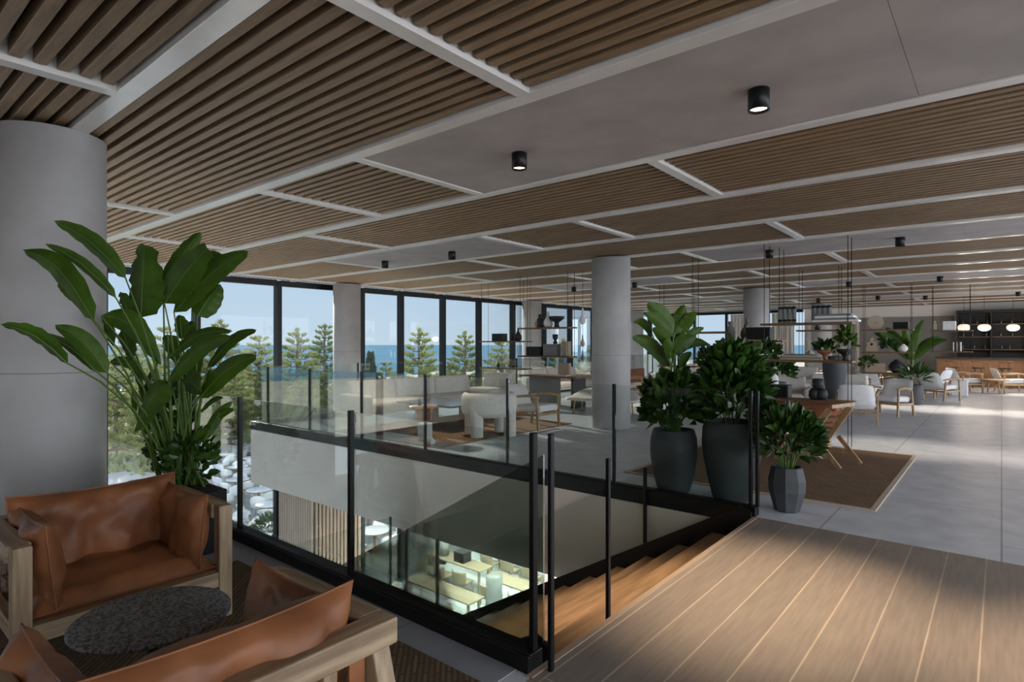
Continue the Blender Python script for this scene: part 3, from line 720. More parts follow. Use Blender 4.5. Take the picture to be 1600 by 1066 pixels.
def tub(label, loc, rz):
    o = thing('tub_armchair', label, 'armchair', loc, rz)   # faces +Y
    def sh(a, b):
        an = math.pi*(1.0+a) if False else R(180-20)+a*R(220)
        r_ = .42; t_ = b*2*math.pi
        th = .075; hz = .21
        cx, cy = math.cos(an)*(r_), math.sin(an)*(r_*.86)
        nx, ny = math.cos(an), math.sin(an)
        return (cx+nx*th*math.cos(t_), cy+ny*th*math.cos(t_), .56+hz*math.sin(t_)*(abs(math.sin(t_))**-.35 if abs(math.sin(t_)) > .05 else 1)*.92)
    m = MB(); m.grid(sh, 28, 20)
    m.build('backrest', 'fabric', o)
    for an in (R(160), R(380)):
        cx, cy = math.cos(an)*.42, math.sin(an)*.42*.86
        MB().lathe([(.001, -.05), (.05, -.045), (.075, 0), (.075, 0.0), (.05, .045), (.001, .05)], 20).v and None
        e_ = MB(T((cx, cy, .56))); e_.grid(lambda a, b: (math.cos(a*2*math.pi)*.075*math.cos(b*math.pi/2), math.sin(b*math.pi/2)*.06, .2*math.sin(a*2*math.pi)*math.cos(b*math.pi/2)), 20, 6); e_.build('arm_end', 'fabric', o)
    MB().lathe([(.001, .34), (.36, .34), (.385, .37), (.385, .43), (.36, .455), (.001, .46)], 32).build('seat', 'fabric', o)
    for sx in (-1, 1):
        MB().grid(lambda a, b: (sx*.30+math.cos(a*2*math.pi)*.11, -.22+math.sin(a*2*math.pi)*.09, b*.46), 20, 1).build('leg', 'fabric', o)
        MB().grid(lambda a, b: (sx*.28+math.cos(a*2*math.pi)*.09, .24+math.sin(a*2*math.pi)*.08, b*.40), 20, 1).build('leg', 'fabric', o)
    return o
tub('rounded pale grey tub armchair with block legs at the edge of the lounge rug', (-6.88, 7.65, .0), R(62))

def wood_armchair(label, loc, rz, group=None):
    o = thing('wooden_armchair', label, 'armchair', loc, rz, group)   # faces +Y
    W = .70
    for sx in (-1, 1):
        x = sx*W/2
        MB().bar((x, .30, 0), (x*1.0, .27, .60), .04, .045, (0, 1, 0)).build('front_leg', 'ashwood', o, bevel=.008)
        MB().bar((x, -.36, 0), (x, -.27, .55), .04, .045, (0, 1, 0)).build('rear_leg', 'ashwood', o, bevel=.008)
        MB().tube([(x, .31, .60), (x*1.02, .1, .63), (x*1.0, -.12, .61), (x*.92, -.34, .58)], [.026, .03, .024, .018], 8).build('armrest', 'ashwood', o)
        MB().bar((x, .28, .28), (x, -.31, .26), .03, .05).build('side_rail', 'ashwood', o, bevel=.005)
    MB().bar((-W/2, .28, .28), (W/2, .28, .28), .03, .05).bar((-W/2, -.31, .26), (W/2, -.31, .26), .03, .05).build('cross_rail', 'ashwood', o, bevel=.005)
    MB(T((0, .0, .31)) @ RX(3)).box(-W/2+.04, -.30, 0, W/2-.04, .32, .13).build('seat_cushion', 'fabric_w', o, bevel=.045, seg=4)
    def bk(sg):
        return lambda a, b: ((a*2-1)*(W/2-.03)*(1-.12*b*b*b), -.30-b*.17-.06*(1-(a*2-1)**2)+sg*.045*((1-(a*2-1)**6)*(1-(b*2-1)**6))**.5, .36+b*.44-.03*(a*2-1)**4*b)
    m = MB(); m.grid(bk(1), 12, 10); m.grid(bk(-1), 12, 10); m.build('backrest', 'fabric_w', o)
    return o
wa0 = wood_armchair('white cushioned armchair with ash wood arms at the right end of the lounge rug', (-6.85, 8.95, 0), R(-88), 'white armchairs with wooden arms')

def lounge_dup(label, loc, rz): return dup(wa0, (loc[0], loc[1], 0), rz, label)
for lb_, loc, rz in [('white armchair seen from behind beyond the hanging shelf', (-2.25, 13.6), R(8)),
                     ('wide white armchair with wooden arms in front of the low shelf boards', (-1.95, 15.5), R(160)),
                     ('white armchair behind the plant pots, left of the round column', (-5.4, 13.4), R(-70)),
                     ('white armchair far off, angled beside the low table', (-1.7, 22.3), R(70)),
                     ('white armchair at left of the far pair before the bar', (-.9, 24.6), R(-60)),
                     ('white armchair at right of the far pair before the bar', (.25, 25.2), R(-75)),
                     ('white armchair behind the wide white armchair, back to the shelf', (-2.7, 19.3), R(-140)),
                     ('white armchair half hidden below the disc sculpture shelf', (-3.4, 17.6), R(-120)),
                     ('small white armchair in the far group left of the bar stools', (-2.2, 20.4), R(150)),
                     ('white armchair beyond the lone column on the window side', (-8.3, 15.5), R(-60))]:
    lounge_dup(lb_, loc, rz)
sofa('white sofa behind the trunk, facing the stair', (-4.3, 14.6, 0), R(190), 1.7, 2, (True, True))
sofa('white sofa further back under the lower hanging shelf', (-5.6, 20.6, 0), R(190), 2.2, 2, (True, True))

# coffee table with wooden drums, white stool, vase
o = thing('coffee_table', 'lounge coffee table with smoked top on a reddish wooden drum', 'table', (-8.42, 7.65, .012))
MB().box(-.55, -.35, .44, .95, .75, .475).build('table_top', 'smoke', o, bevel=.01)
MB().lathe([(.18, 0), (.18, .42)], 28, (-.0, -.0, 0)).build('drum', 'redwood', o)
MB().lathe([(.18, 0), (.18, .42)], 28, (.6, .45, 0)).build('drum', 'redwood', o)
o = thing('wooden_side_table', 'small round reddish wood drum table in front of the smoked coffee table', 'table', (-7.72, 6.88, .012))
MB().lathe([(.001, .47), (.24, .47), (.25, .49), (.24, .51), (.001, .51)], 28).build('table_top', 'redwood', o)
MB().lathe([(.15, 0), (.13, .06), (.12, .3), (.16, .47)], 24).build('base', 'redwood', o)
o = thing('white_stool', 'small white block stool standing at the edge of the lounge rug', 'stool', (-7.28, 6.52, .012))
MB().box(-.09, -.09, 0, .09, .09, .29).build('body', 'fabric_w', o, bevel=.02)
MB().lathe([(.001, 0), (.03, 0), (.034, .04), (.012, .09), (.012, .12), (.001, .12)], 12, (-7.8, 6.86, .522)).build('dark_vase', 'dark', label='tiny dark vase on the small wooden drum table', cat='vase')
o = MB().lathe([(.001, 0), (.07, 0), (.09, .04), (.05, .09), (.001, .1)], 9, (-6.95, 6.33, .012), False).build('pale_stone', 'fabric_w', label='small pale stone lying on the front corner of the lounge rug', cat='stone')

# furniture beyond the lone column on the window side
o = thing('long_table', 'long brown wooden table with a grey block base below the shelf with bowls', 'table', (-8.7, 12.35, 0))
MB().box(-1.0, -.35, .74, .75, .35, .78).build('table_top', 'walnut', o, bevel=.004)
MB().box(-.75, -.28, 0, -.15, .28, .74).build('base', 'greybox', o)
MB().box(.55, -.28, 0, .62, .28, .74).build('leg', 'dark', o)
o = thing('table_computer', 'pale monitor shaped block on the long brown table', 'monitor', (-8.5, 12.3, .78))
MB().box(-.18, -.05, .03, .18, .05, .33).build('screen', 'clay', o, bevel=.02); MB().box(-.12, -.1, 0, .12, .1, .03).build('foot', 'fabric_w', o)
MB().box(-.2, -.16, 0, .2, .16, .09).v
o = thing('shell_bench', 'long low off white shell bench on wooden legs partly behind the column', 'bench', (-6.9, 11.5, 0), R(8))
m = MB(); m.grid(lambda a, b: ((a*2-1)*.85, (b*2-1)*.34*(1-(a*2-1)**4*.5), .34+.22*(b**2)*(1-(a*2-1)**4)), 20, 8); m.build('seat', 'fabric', o, solid=.06)
for x in (-.6, .6):
    for y in (-.2, .2): MB().tube([(x*1.05, y*1.1, 0), (x, y, .33)], [.014, .02], 8).build('leg', 'ashwood', o)
def box_sofa(label, loc, rz, m_):
    o = thing('leather_sofa', label, 'sofa', loc, rz)
    MB().box(-.75, -.4, .15, .75, .4, .42).build('seat', m_, o, bevel=.05, seg=3); MB().box(-.75, -.45, .3, .75, -.25, .8).build('backrest', m_, o, bevel=.05, seg=3)
    for x in (-.65, .65):
        for y in (-.32, .32): MB().box(x-.02, y-.02, 0, x+.02, y+.02, .16).build('leg', 'walnut', o)
    return o
box_sofa('tan leather sofa by the windows just left of the lone column', (-9.3, 16.8, 0), R(100), 'terracotta')
sofa('white sofa along the windows behind the long brown table', (-10.4, 15.0, 0), R(-90), 2.4, 3, (True, True))
sofa('white sofa far along the windows, right of the lone column', (-8.6, 21.5, 0), R(-90), 2.2, 2, (True, True))
sofa('grey white sofa between the lone column and the banana plant', (-6.4, 14.6, 0), R(-100), 1.5, 2, (True, True))

# slatted wooden lounge chair and leather trunk on the bordered rug
o = thing('slatted_lounge_chair', 'folding style wooden chair with brown slatted back on the bordered rug', 'chair', (-2.0, 8.75, .0145), R(75)); o.scale = (.84, .84, .84)
for sx in (-1, 1):
    x = sx*.33
    MB().bar((x, .40, 0), (x, .02, .40), .03, .07, (0, 1, 0)).build('front_leg', 'ashwood', o, bevel=.006)
    MB().bar((x, -.02, .22), (x, -.46, .98-.10), .03, .10, (0, 1, 0)).build('back_frame', 'ashwood', o, bevel=.006)
    MB().bar((x, -.62, 0), (x, -.28, .40), .03, .07, (0, 1, 0)).build('rear_leg', 'ashwood', o, bevel=.006)
    MB().bar((x, .30, .16), (x, -.50, .16), .03, .07).build('side_rail', 'ashwood', o, bevel=.006)
for k in range(5):
    t_ = .2+.16*k; p = Vector((0, -.02, .22)).lerp(Vector((0, -.46, .90)), t_)
    MB().bar((-.31, p.y+.03, p.z), (.31, p.y+.03, p.z), .02, .07, (0, -.5, .8)).build('back_slat', 'walnut' if k % 2 else 'terracotta', o, bevel=.004)
MB(T((0, .16, .27)) @ RX(8)).box(-.3, -.24, 0, .3, .26, .07).build('seat', 'terracotta', o, bevel=.02)
MB().bar((-.36, -.5, .93), (.36, -.5, .93), .05, .06).build('top_rail', 'ashwood', o, bevel=.006)
o = thing('leather_trunk_bench', 'terracotta leather trunk shaped bench below the lowest hanging board', 'bench', (-2.3, 9.72, .0145), R(4))
MB().prism([(-.40, .36), (-.46, .68), (.46, .68), (.40, .36)], -.22, .22, 'y').build('body', 'terracotta', o, bevel=.015)
MB().box(-.34, -.2, .0, -.28, .2, .36).build('leg', 'ashwood', o); MB().box(.28, -.2, 0, .34, .2, .36).build('leg', 'ashwood', o)
MB().box(-.47, -.23, .5, .47, .23, .53).build('strap', 'redwood', o)

# ---------------------------------------------------------------- hanging shelves
def shelf(label, x0, x1, y, boards, cab_x=None, D=.34, floor=True, th=.035, name='hanging_shelf'):
    o = thing(name, label, 'shelf', ((x0+x1)/2, y, 0)); L = x1-x0
    for z in boards:
        xa, xb = (-L/2, L/2) if not isinstance(z, tuple) else (z[1]-(x0+x1)/2, z[2]-(x0+x1)/2)
        z = z[0] if isinstance(z, tuple) else z
        MB().box(xa, -D/2, z-th, xb, D/2, z).build('board', 'walnut', o, bevel=.004, seg=1)
    zb = 0 if floor else min((z[0] if isinstance(z, tuple) else z) for z in boards)-.02
    for sx in (-1, 1):
        for sy in (-1, 1):
            MB().tube([(sx*(L/2-.06), sy*(D/2-.03), zb), (sx*(L/2-.06), sy*(D/2-.03), CZ+.05)], .0055, 5).build('cable', 'black', o)
    return o
SA = shelf('hanging shelf of two boards at left, before the sea windows with a black box', -11.1, -9.5, 12.1, [1.67, .95], floor=False)
SB = shelf('hanging shelf of two boards just left of the lone column, with bowls and vases', -9.0, -7.5, 11.2, [1.98, 1.31], floor=False)
SC = shelf('hanging shelf behind the plants, left of the round column with the black box', -4.5, -2.85, 10.75, [(1.82, -4.5, -3.75), (1.66, -4.0, -2.85)], floor=False)
SD = shelf('large hanging shelf of three long boards above the leather trunk', -3.05, -1.72, 10.2, [1.93, 1.34, .72])
SE = shelf('far hanging shelf of three boards with the round disc sculpture', -3.1, -1.85, 19.5, [2.0, 1.36, .78], floor=False)
SF = shelf('far hanging shelf of two boards left of the glowing pendants', -1.6, -.62, 21.0, [1.98, 1.38], floor=False)
SG = shelf('hanging shelf between the large shelf and the disc sculpture shelf', -3.5, -2.6, 14.2, [1.9, 1.25], floor=False)
SH = shelf('short hanging shelf left of the banana plant by the far windows', -7.3, -6.2, 15.2, [1.55, 1.0], floor=False)

def item_box(label, x, y, z, w_, d_, h_, m_='dark', rz=0, name='storage_box', cat='box'):
    o = thing(name, label, cat, (x, y, z), rz)
    MB().box(-w_/2, -d_/2, 0, w_/2, d_/2, h_).build('body', m_, o, bevel=.008)
    MB().box(-w_/2+.02, -d_/2-.004, .02, w_/2-.02, -d_/2, h_-.02).build('front_panel', 'black' if m_ == 'dark' else m_, o)
    return o
def item_vase(label, x, y, z, prof, m_, name='vase', cat='vase', n=24, sc=1.0):
    return MB().lathe([(r*sc, h*sc) for r, h in prof], n, (x, y, z)).build(name, m_, label=label, cat=cat)
PEAR = [(.001, 0), (.06, 0), (.09, .06), (.085, .12), (.05, .18), (.02, .24), (.02, .30), (.001, .30)]
ROUND = [(.001, 0), (.06, 0), (.12, .07), (.13, .13), (.09, .2), (.04, .23), (.045, .25), (.001, .25)]
BOWL = [(.001, 0), (.06, 0), (.045, .05), (.05, .10), (.15, .17), (.16, .22), (.14, .22), (.05, .13), (.001, .12)]
CUP = [(.001, 0), (.05, 0), (.06, .05), (.03, .09), (.07, .14), (.075, .24), (.06, .25), (.001, .2)]
JAR = [(.001, 0), (.05, 0), (.065, .02), (.065, .2), (.03, .24), (.04, .27), (.04, .31), (.001, .31)]
# shelf A
item_box('black box on the upper board of the left hanging shelf', -10.50, 12.10, 1.670, .36, .24, .20)
item_vase('dark bottle pair, left bottle, beside the black box', -10.02, 12.05, 1.670, JAR, 'dark', 'bottle', 'bottle', sc=.8)
item_vase('dark bottle nearest the column, beside the black box on the left hanging shelf', -9.85, 12.10, 1.670, PEAR, 'dark', 'bottle', 'bottle', sc=1.1)
item_vase('small green figure vase on the lower board of the left hanging shelf', -10.55, 12.10, 0.950, PEAR, 'leaf_dark', sc=.6)
item_vase('low brown bowl on the lower board of the left hanging shelf', -10.11, 12.10, 0.950, BOWL, 'redwood', 'bowl', 'bowl', sc=.4)
# shelf B
item_vase('beige round vase at left on the top board with bowls', -8.53, 11.25, 1.980, ROUND, 'clay', sc=.8)
item_vase('dark knobbly vase behind the beige round vase', -8.40, 11.13, 1.980, JAR, 'dark', sc=1.0)
item_vase('pale pear shaped vase with thin neck on the top board', -8.20, 11.20, 1.980, PEAR, 'fabric_w', sc=1.25)
item_vase('black footed bowl on the top board of the shelf with vases', -7.96, 11.20, 1.980, BOWL, 'dark', 'bowl', 'bowl', sc=1.15)
item_box('black storage box on the middle board below the bowls', -8.56, 11.20, 1.310, .42, .26, .22)
item_box('grey slanted box beside the black storage box', -8.09, 11.20, 1.310, .36, .24, .28, 'greybox', R(10))
item_vase('dark cup vase standing on the grey slanted box', -8.00, 11.20, 1.591, CUP, 'dark', sc=.9)
item_box('stack of pale boards lying behind the boxes', -7.72, 11.25, 1.310, .14, .2, .34, 'clay')
# wind chime string of pale glass drops
o = thing('hanging_mobile', 'string of pale glass drops hanging beside the lone column', 'mobile', (-7.28, 11.25, 0))
MB().tube([(0, 0, 1.15), (0, 0, CZ+.05)], .004, 5).build('cord', 'black', o)
for z, s_, mm in ((2.02, 1.25, 'fabric_w'), (1.52, .9, 'clay'), (1.2, .8, 'greybox')): MB().lathe([(.001, 0), (.05*s_, .04*s_), (.055*s_, .1*s_), (.02*s_, .2*s_), (.015*s_, .3*s_), (.001, .32*s_)], 14, (0, 0, z)).build('drop', mm, o)
# shelf C
item_box('black box with wooden end panels on the board before the round column', -3.27, 10.75, 1.66, .42, .26, .23)
item_vase('grey ridged urn left of the black box with wooden end panels', -3.78, 10.75, 1.66, JAR, 'greybox', sc=1.1)
item_vase('small dark bottle behind the black box, at the round column', -3.52, 10.85, 1.66, PEAR, 'dark', 'bottle', 'bottle', sc=1.3)
# shelf D
def striped_jar(label, x, y, z):
    o = thing('striped_jar', label, 'jar', (x, y, z), group='striped grey jars on the top board')
    MB().lathe([(.001, 0), (.03, 0), (.032, .02), (.034, .25), (.022, .28), (.001, .28)], 14).build('body', 'greybox', o)
    MB().lathe([(.0335, .03), (.0335, .06)], 14).build('lower_band', 'black', o)
    MB().lathe([(.0345, .23), (.0345, .26)], 14).build('upper_band', 'black', o)
    return o
pos_ = ['leftmost', 'second from left', 'third from left', 'rightmost']
for g_, (x0, nm) in enumerate(((-2.78, 'left'), (-2.27, 'right'))):
    for k in range(4): striped_jar('grey banded jar, %s of the %s four on the top board' % (pos_[k], nm), x0+k*.07, 10.2, 1.93)
for k in range(4):
    MB().box(-.33+.02*k, -.13, 0, .30-.03*k, .13, .03).build('folded_cloth', 'greybox' if k % 2 else 'fabric_w', label='%s flat grey folded cloth in the pile on the top board' % ['lowest', 'second lowest', 'second highest', 'topmost'][k], cat='cloth', group='folded cloths on the top board').location = (-1.95-.0, 10.2, 1.932+.031*k)
    MB().box(-.32+.02*k, -.13, 0, .30-.03*k, .13, .022).build('book', 'greybox' if k % 2 else 'clay', label='%s flat book of the low pile on the middle board' % ['lowest', 'second lowest', 'second highest', 'topmost'][k], cat='book', group='flat books on the middle board').location = (-2.44, 10.2, 1.342+.023*k)
o = item_vase('clay bowl holding a green plant on the middle board', -2.12, 10.2, 1.34, BOWL, 'redwood', 'bowl', 'bowl', sc=.75)
def small_plant(label, x, y, z, r, n, seed, L=.12, W_=.06, hz=None):
    o = thing('shelf_plant', label, 'plant', (x, y, z)); b = MB(); bush(b, (0, 0, (hz or r)), r, hz or r, n, L, W_, seed); b.build('leaves', 'leaf_dark' if seed % 2 else 'leaf', o)
    MB().tube([(0, 0, 0), (0, 0, r)], .01, 5).build('stem', 'stem', o); return o
small_plant('green plant in the clay bowl on the middle board', -2.12, 10.2, 1.44, .11, 60, 31, hz=.08)
small_plant('dark bushy plant at the left end of the middle board', -2.95, 10.2, 1.34, .13, 90, 33)
item_vase('black tilted bowl at the right end of the middle board', -1.84, 10.2, 1.34, BOWL, 'dark', 'bowl', 'bowl', sc=.8)
small_plant('trailing light green plant hanging at the right end of the large shelf', -1.80, 10.1, 1.42, .10, 60, 34, hz=.2)
item_box('black box at the left of the lowest board', -2.78, 10.2, .72, .30, .24, .21)
item_vase('white egg shaped sculpture behind the black box on the lowest board', -2.92, 10.3, .72, [(.001, 0), (.04, 0), (.05, .1), (.085, .22), (.08, .32), (.04, .38), (.001, .39)], 'fabric_w', 'egg_sculpture', 'sculpture')
o = thing('figure_sculpture', 'black abstract figure sculpture with two round lobes on the lowest board', 'sculpture', (-2.22, 10.2, .72))
for sx in (-1, 1): MB().lathe([(.001, 0), (.05, 0), (.085, .05), (.08, .13), (.04, .18), (.001, .185)], 16, (sx*.055, 0, 0)).build('lobe', 'dark', o)
MB().lathe([(.001, .16), (.05, .17), (.085, .2), (.085, .32), (.06, .33), (.001, .33)], 20).build('cup', 'dark', o)
small_plant('large dark leafy plant behind the lowest board, left of the white sofa', -3.6, 13.0, .75, .30, 200, 35, .16, .08)
pot('dark pot under the large leafy plant left of the white sofa', (-3.6, 13.0, 0), [(.08, 0), (.13, 0), (.14, .02), (.2, .4), (.2, .6), (.17, .78), (.16, .8), (.15, .8), (.15, .78), (.14, .7)], 28)
pot('tall grey urn standing behind the middle board, right of the white sofas', (-2.9, 14.9, 0), [(.08, 0), (.1, 0), (.11, .02), (.2, .6), (.25, 1.0), (.25, 1.15), (.2, 1.3), (.19, 1.32), (.18, 1.32), (.18, 1.3), (.16, 1.2)], 28)
# shelf E, F, G, H
o = thing('disc_sculpture', 'round pale disc sculpture with a hole on the far upper board', 'sculpture', (-2.75, 19.5, 2.0))
m = MB()
m.grid(lambda a, b: ((.03+.17*(abs(b*2-1) if False else (1-math.cos(b*2*math.pi))/2*1.0))*math.cos(a*2*math.pi), (.035 if b < .5 else -.035), .2+(.03+.17*(1-math.cos(b*2*math.pi))/2)*math.sin(a*2*math.pi)), 32, 8, False); m.build('disc', 'clay', o)
item_box('black box beside the disc sculpture', -2.15, 19.5, 2.0, .36, .24, .20)
o = thing('bone_sculpture', 'pale lobed sculpture with a round hole on the far middle board', 'sculpture', (-2.85, 19.5, 1.36))
MB().prism([(-.16, 0), (-.12, .0), (.12, 0), (.16, .12), (.12, .2), (.15, .28), (.06, .3), (.03, .42), (-.03, .42), (-.06, .3), (-.15, .28), (-.12, .2)], -.04, .04, 'y').build('body', 'clay', o, bevel=.02)
MB().lathe([(.035, -.045), (.035, .045)], 16, (0, 0, 0)).build('hole', 'black', o).rotation_euler = (R(90), 0, 0)
o.children[1].location = (0, 0, .22)
small_plant('round dark green plant right of the lobed sculpture', -2.45, 19.5, 1.36, .16, 110, 37)
small_plant('green plant below the lobed sculpture board', -2.95, 19.5, .82, .2, 110, 38)
item_vase('pale round vase with two dark dots near the far middle board', -2.1, 19.5, 1.36, ROUND, 'fabric_w', sc=.9)
item_box('cream radio shaped box with dark front on the far lowest board', -2.75, 19.5, .78, .5, .3, .26, 'clay', name='radio_box')
item_vase('large dark round vase on the far lowest board', -2.25, 19.5, .78, ROUND, 'dark', sc=1.5)
item_box('pale drum shaped box on the shelf left of the pendants', -1.15, 21, 1.98, .3, .24, .26, 'fabric_w')
item_vase('pale narrow vase on the shelf left of the pendants', -1.5, 21, 1.98, JAR, 'clay', sc=.9)
for k in range(5): MB().box(-.014, -.1, 0, .014, .1, .26+.02*(k % 2)).build('book', ['fabric_w', 'dark', 'clay', 'dark', 'fabric_w'][k], label='upright book, %s of five on the board left of the pendants' % ['first', 'second', 'third', 'fourth', 'fifth'][k], cat='book', group='upright books left of the pendants').location = (-1.05+.04*k, 21, 1.38)
item_vase('dark vase on the upper board between the large shelf and the disc', -3.1, 14.2, 1.9, CUP, 'dark', sc=1.0)
item_vase('clay vase on the lower board between the large shelf and the disc', -3.25, 14.2, 1.25, ROUND, 'clay', sc=.8)
item_vase('pale cylinder lamp on the short shelf by the far windows', -6.9, 15.2, 1.55, [(.001, 0), (.1, 0), (.1, .28), (.09, .3), (.001, .3)], 'fabric_w', 'table_lamp', 'lamp')
item_vase('dark jar on the lower board of the short shelf by the far windows', -6.6, 15.2, 1.0, JAR, 'dark')
# big leaved plant far right
o = thing('palm_plant', 'large leaved green plant in the far group left of the bar', 'plant', (-2.1, 21.6, .7))
b_ = MB()
for k in range(16):
    an = k*.73+.2; l = rnd.uniform(.7, 1.25); e_ = rnd.uniform(.5, 1.3)
    p = Vector((.05*math.cos(an), .05*math.sin(an), .4)); q = p+Vector((math.cos(an)*math.cos(e_)*l, math.sin(an)*math.cos(e_)*l, math.sin(e_)*l*1.1))
    leaf_blade(b_, p, q, .28, .15, 0, 10, .2)
b_.build('leaves', 'leaf', o); MB().tube([(0, 0, 0), (0, 0, .6)], .04, 8).build('stem', 'stem', o)
pot('dark planter pot of the large leaved plant left of the bar', (-2.1, 21.6, 0), [(.1, 0), (.16, 0), (.18, .02), (.24, .4), (.24, .6), (.2, .72), (.19, .74), (.17, .74), (.17, .72), (.15, .7)], 28)

# low tables among the far armchairs
def low_table(label, x, y, h=.45, r=.4, m_='ashwood'):
    o = thing('round_table', label, 'table', (x, y, 0))
    MB().lathe([(.001, h-.03), (r, h-.03), (r, h), (.001, h)], 28).build('table_top', m_, o)
    for k in range(4):
        an = k*math.pi/2+.5; MB().tube([(r*.8*math.cos(an), r*.8*math.sin(an), 0), (r*.6*math.cos(an), r*.6*math.sin(an), h-.03)], .018, 8).build('leg', m_, o)
low_table('low round wooden table left of the far angled armchair', -2.6, 21.6)
low_table('low round wooden table between the far pair of armchairs', -.2, 24.4)
low_table('round wooden table beyond the banana plant', -6.9, 17.2, .7, .5)

# fuller far seating group before the bar
for lb_, loc, rz in [('white armchair at the left end of the far row, below the upright books', (-1.35, 20.6), R(-30)),
                     ('white armchair just before the dark bar cabinet edge, turned to the window side', (-2.9, 23.6), R(100)),
                     ('white armchair by the farthest column, back to the wall shelving', (-4.6, 23.4), R(170))]:
    lounge_dup(lb_, loc, rz)
item_box('pale square side block among the far armchairs', -1.0, 22.9, 0, .4, .4, .45, 'fabric_w', name='side_block', cat='side table')
small_plant('spiky green plant in the far group, left of the upright books', -1.75, 18.6, .5, .22, 110, 61, .3, .05)
pot('dark round pot of the spiky green plant in the far group', (-1.75, 18.6, 0), [(.08, 0), (.12, 0), (.14, .02), (.2, .3), (.19, .45), (.17, .5), (.16, .52), (.15, .52), (.15, .5), (.12, .44)], 24)
sofa('grey white sofa right behind the radio box shelf', (-3.1, 16.2, 0), R(185), 1.3, 1, (True, True))

# ---------------------------------------------------------------- bar
M['shelfglow'] = mat('lit shelf back', (150, 120, 80), .6, emis=((255, 196, 130), .5))
M['counter'] = mat('oak bar front', (150, 110, 78), .5, (130, 92, 62), 3, stretch=(6, 6, 1))
o = thing('bar_cabinet', 'tall black bar cabinet with shelves along the far wall', 'cabinet', (-1.4, 29.5, 0))
MB().box(0, .5, 0, 6.5, .6, 2.9).box(0, 0, 2.8, 6.5, .5, 2.92).box(0, 0, 0, 6.5, .5, .9).build('body', 'blackmat', o, bevel=.004, seg=1)
for i in range(7): MB().box(.02+i*1.05, 0, .9, .07+i*1.05, .5, 2.8).build('upright', 'blackmat', o)
for z in (1.35, 1.85, 2.35):
    for i in range(6): MB().box(.08+i*1.05, .05, z, 1.06+i*1.05, .48, z+.025).build('shelf_board', 'walnut', o)
rr = random.Random(9); spot_ = ['lowest', 'middle', 'upper']
bt = item_vase('x', 0, 0, 0, [(.001, 0), (.035, 0), (.04, .02), (.04, .16), (.015, .2), (.015, .27), (.001, .27)], 'dark', 'bottle', 'bottle', 10)
first = True
for zi, z in enumerate((1.375, 1.875, 2.375)):
    for k in range(9):
        q = bt if first else bt.copy()
        if not first: COL.objects.link(q)
        first = False
        q.location = (-1.2+k*.38+rr.uniform(-.08, .08), 29.7, z); q['label'] = 'dark bottle on the %s shelf of the bar cabinet, %s from the left' % (spot_[zi], ORD[k]); q['group'] = 'bottles on the %s bar shelf' % spot_[zi]
bt.data.materials[0] = mat('bottle green', (52, 60, 50), .2)
o = thing('bar_counter', 'long wooden bar counter below the glowing pendants', 'bar counter', (-1.9, 27.6, 0))
MB().box(0, 0, 0, 7, .6, 1.04).build('front', 'counter', o); MB().box(-.05, -.1, 1.04, 7.05, .65, 1.09).build('worktop', 'smoke', o)
M['glow'] = mat('glowing glass', (255, 240, 220), .4, emis=((255, 226, 200), .75))
pn = thing('pendant_lamp', 'x', 'pendant lamp', (0, 0, 0))
MB().tube([(0, 0, .12), (0, 0, CZ-2.1)], .006, 5).build('cord', 'black', pn)
MB().lathe([(.001, -.12), (.1, -.11), (.17, -.06), (.185, 0), (.17, .06), (.1, .11), (.001, .12)], 24).build('shade', 'glow', pn)
for i, px in enumerate((1506, 1538, 1583, 1628)):
    d = 20.6; x, y = ray(px, d)
    q = pn if i == 0 else dup(pn, (0, 0, 0))
    q.location = (x, y, 2.16); q['label'] = 'glowing oval pendant over the bar, %s' % ['leftmost', 'second from left', 'third from left', 'beyond the right edge'][i]; q['group'] = 'glowing oval pendants'
    l = bpy.data.lights.new('pendant_light', 'POINT'); l.energy = 24; l.color = (1, .85, .7); l.shadow_soft_size = .15
    lo = bpy.data.objects.new('pendant_light', l); COL.objects.link(lo); lo.location = (x, y, 1.9)
def stool(label, x, y, rz):
    o = thing('bar_stool', label, 'bar stool', (x, y, 0), rz, 'bar stools at the counter')
    MB().lathe([(.001, .70), (.18, .70), (.19, .73), (.001, .74)], 20).build('seat', 'dark', o)
    for k in range(4):
        an = k*math.pi/2+.78; MB().tube([(.22*math.cos(an), .22*math.sin(an), 0), (.13*math.cos(an), .13*math.sin(an), .7)], .014, 6).build('leg', 'walnut', o)
    MB().tube([(.19*math.cos(a_/8*math.pi), -.0-.19*math.sin(a_/8*math.pi), .95) for a_ in range(9)], .018, 6).build('backrest', 'walnut', o)
    for sx in (-1, 1): MB().tube([(sx*.14, -.1, .72), (sx*.15, -.12, .95)], .01, 5).build('back_post', 'walnut', o)
    return o
for i in range(6): stool('dark bar stool with curved wooden back, %s along the counter' % ['first from left', 'second from left', 'third from left', 'fourth from left', 'fifth from left', 'sixth from left'][i], -1.4+.75*i, 27.1, R(rr.uniform(-15, 15)))

